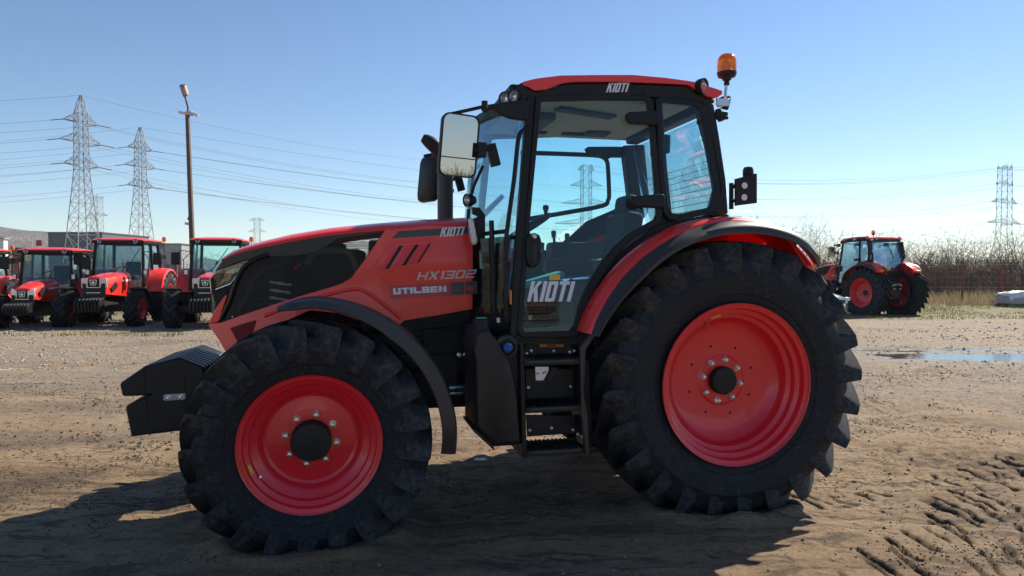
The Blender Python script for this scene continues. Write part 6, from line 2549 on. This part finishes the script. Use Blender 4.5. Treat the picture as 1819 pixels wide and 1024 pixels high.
# ------------------------------------------------------------------ car half hidden beside it
def build_car():
    root = empty('car', (0, 0, 0), 0, 'silver-blue car showing only its bonnet behind the big rear tyre', 'car')
    PAINT = simple('silver_blue_paint', (.20, .24, .30), .22, metal=.5, coat=.8)
    st = [(2.10, .50, .46, .62), (2.02, .66, .30, .74), (1.70, .76, .24, .84), (1.10, .80, .24, .95), (.85, .80, .24, 1.0), (-.9, .80, .24, 1.0), (-1.6, .78, .26, .98), (-2.0, .72, .36, .90), (-2.1, .60, .5, .76)]
    secs = []
    for (x, w, zb, zt_) in st:
        secs.append([Vector((x, w * .9, zb)), Vector((x, w, zb + .12)), Vector((x, w, zt_ - .14)), Vector((x, w * .9, zt_ - .02)), Vector((x, w * .45, zt_ + .03)), Vector((x, 0, zt_ + .04)), Vector((x, -w * .45, zt_ + .03)),
                     Vector((x, -w * .9, zt_ - .02)), Vector((x, -w, zt_ - .14)), Vector((x, -w, zb + .12)), Vector((x, -w * .9, zb))])
    MB().loft(secs).build('body', PAINT, root, smooth=50)
    gs = [(.95, .70, .98, .99), (.30, .62, .98, 1.42), (-.10, .60, .98, 1.46), (-.9, .60, .98, 1.42), (-1.65, .66, .96, .99)]
    secs = []
    for (x, w, zb, zt_) in gs:
        secs.append([Vector((x, w + .06, zb)), Vector((x, w, zt_ - .02)), Vector((x, w * .6, zt_)), Vector((x, -w * .6, zt_)), Vector((x, -w, zt_ - .02)), Vector((x, -w - .06, zb))])
    MB().loft(secs).build('cabin_glass', GLOSSB, root, smooth=30)
    MB().box((-.35, 0, 1.455), (1.25, 1.12, .04)).build('roof', PAINT, root, bevel=.02)
    for s in (1, -1):
        MB().bar((.95, s * .72, 1.0), (.28, s * .62, 1.43), .06, .05).build('pillar', PAINT, root)
        MB().bar((-1.6, s * .70, 1.0), (-.9, s * .60, 1.43), .08, .05).build('pillar', PAINT, root)
        hl = MB().box((2.0, s * .52, .70), (.16, .26, .12), Matrix.Rotation(R(-18 * s), 3, 'Z')).build('headlight', HLW, root, bevel=.03)
        MB().box((.70, s * .90, 1.02), (.10, .16, .12)).build('side_mirror', PAINT, root, bevel=.03)
        for x in (1.35, -1.35):
            w_ = MB().lathe([(-.10, .19), (-.10, .30), (-.08, .315), (.08, .315), (.10, .30), (.10, .19)], 28, (0, 0, 0)).build('wheel', RUBBER, root, loc=(x, s * .72, .315))
            MB().lathe([(.09 * s, .2), (.07 * s, .12), (.085 * s, .05), (.09 * s, 0)], 20).build('hub', CHROME, w_)
    MB().box((2.10, 0, .64), (.06, .56, .12)).build('grille', GLOSSB, root, bevel=.01)
    MB().box((2.09, 0, .42), (.08, .9, .14)).build('lower_grille', BLACK, root, bevel=.01)
    MB().box((2.14, 0, .51), (.02, .50, .10)).build('number_plate', WHITEP, root, bevel=.004)
    return root


car = build_car()
car.location = (8.75, 23.0, gz(8.7, 23) - .02)
car.rotation_euler = (0, 0, R(-52))

# unseen wooden crates added as something for the cab door and mirror to reflect
for k, (x, y, n_) in enumerate(((4.8, -7.6, 6), (6.5, -7.9, 7), (8.3, -7.4, 6), (19, -1.6, 6))):
    root = empty('crate_stack', (x, y, 0), R(8 * k), ['tall stack of slatted crates reflected at left in the cab door', 'tallest stack of slatted crates reflected in the middle of the cab door',
                                                       'stack of slatted crates reflected at right in the cab door', 'low stack of slatted crates reflected in the side mirror'][k], 'crates')
    for j in range(n_):
        for q in range(4):
            MB().box((0, .5, .06 + j * .34 + q * .075), (1.2, .02, .055)).build('slat', WOOD, root)
        MB().box((0, 0, .14 + j * .34), (1.1, .9, .20)).build('crate_load', DARKM, root)
# unseen hedges added to give the mirror and the glass a skyline
thicket('hedge', -150, 150, -110, -90, 1500, 1.5, 3.2, TWIG, .06, .3)
thicket('hedgerow', 110, 130, -90, 40, 900, 1.5, 3.4, TWIG, .06, .3)

# ------------------------------------------------------------------ thin winter haze
hz, nt, b, out = nodes_of('winter_haze')
nt.nodes.remove(b)
pv = N(nt, 'ShaderNodeVolumePrincipled')
pv.inputs['Color'].default_value = (.86, .92, 1.0, 1)
pv.inputs['Density'].default_value = HAZE
pv.inputs['Anisotropy'].default_value = .2
nt.links.new(pv.outputs[0], out.inputs['Volume'])
tag(MB().box((0, 20, 64), (5600, 5600, 134)).build('haze', hz, smooth=0), kind='stuff')
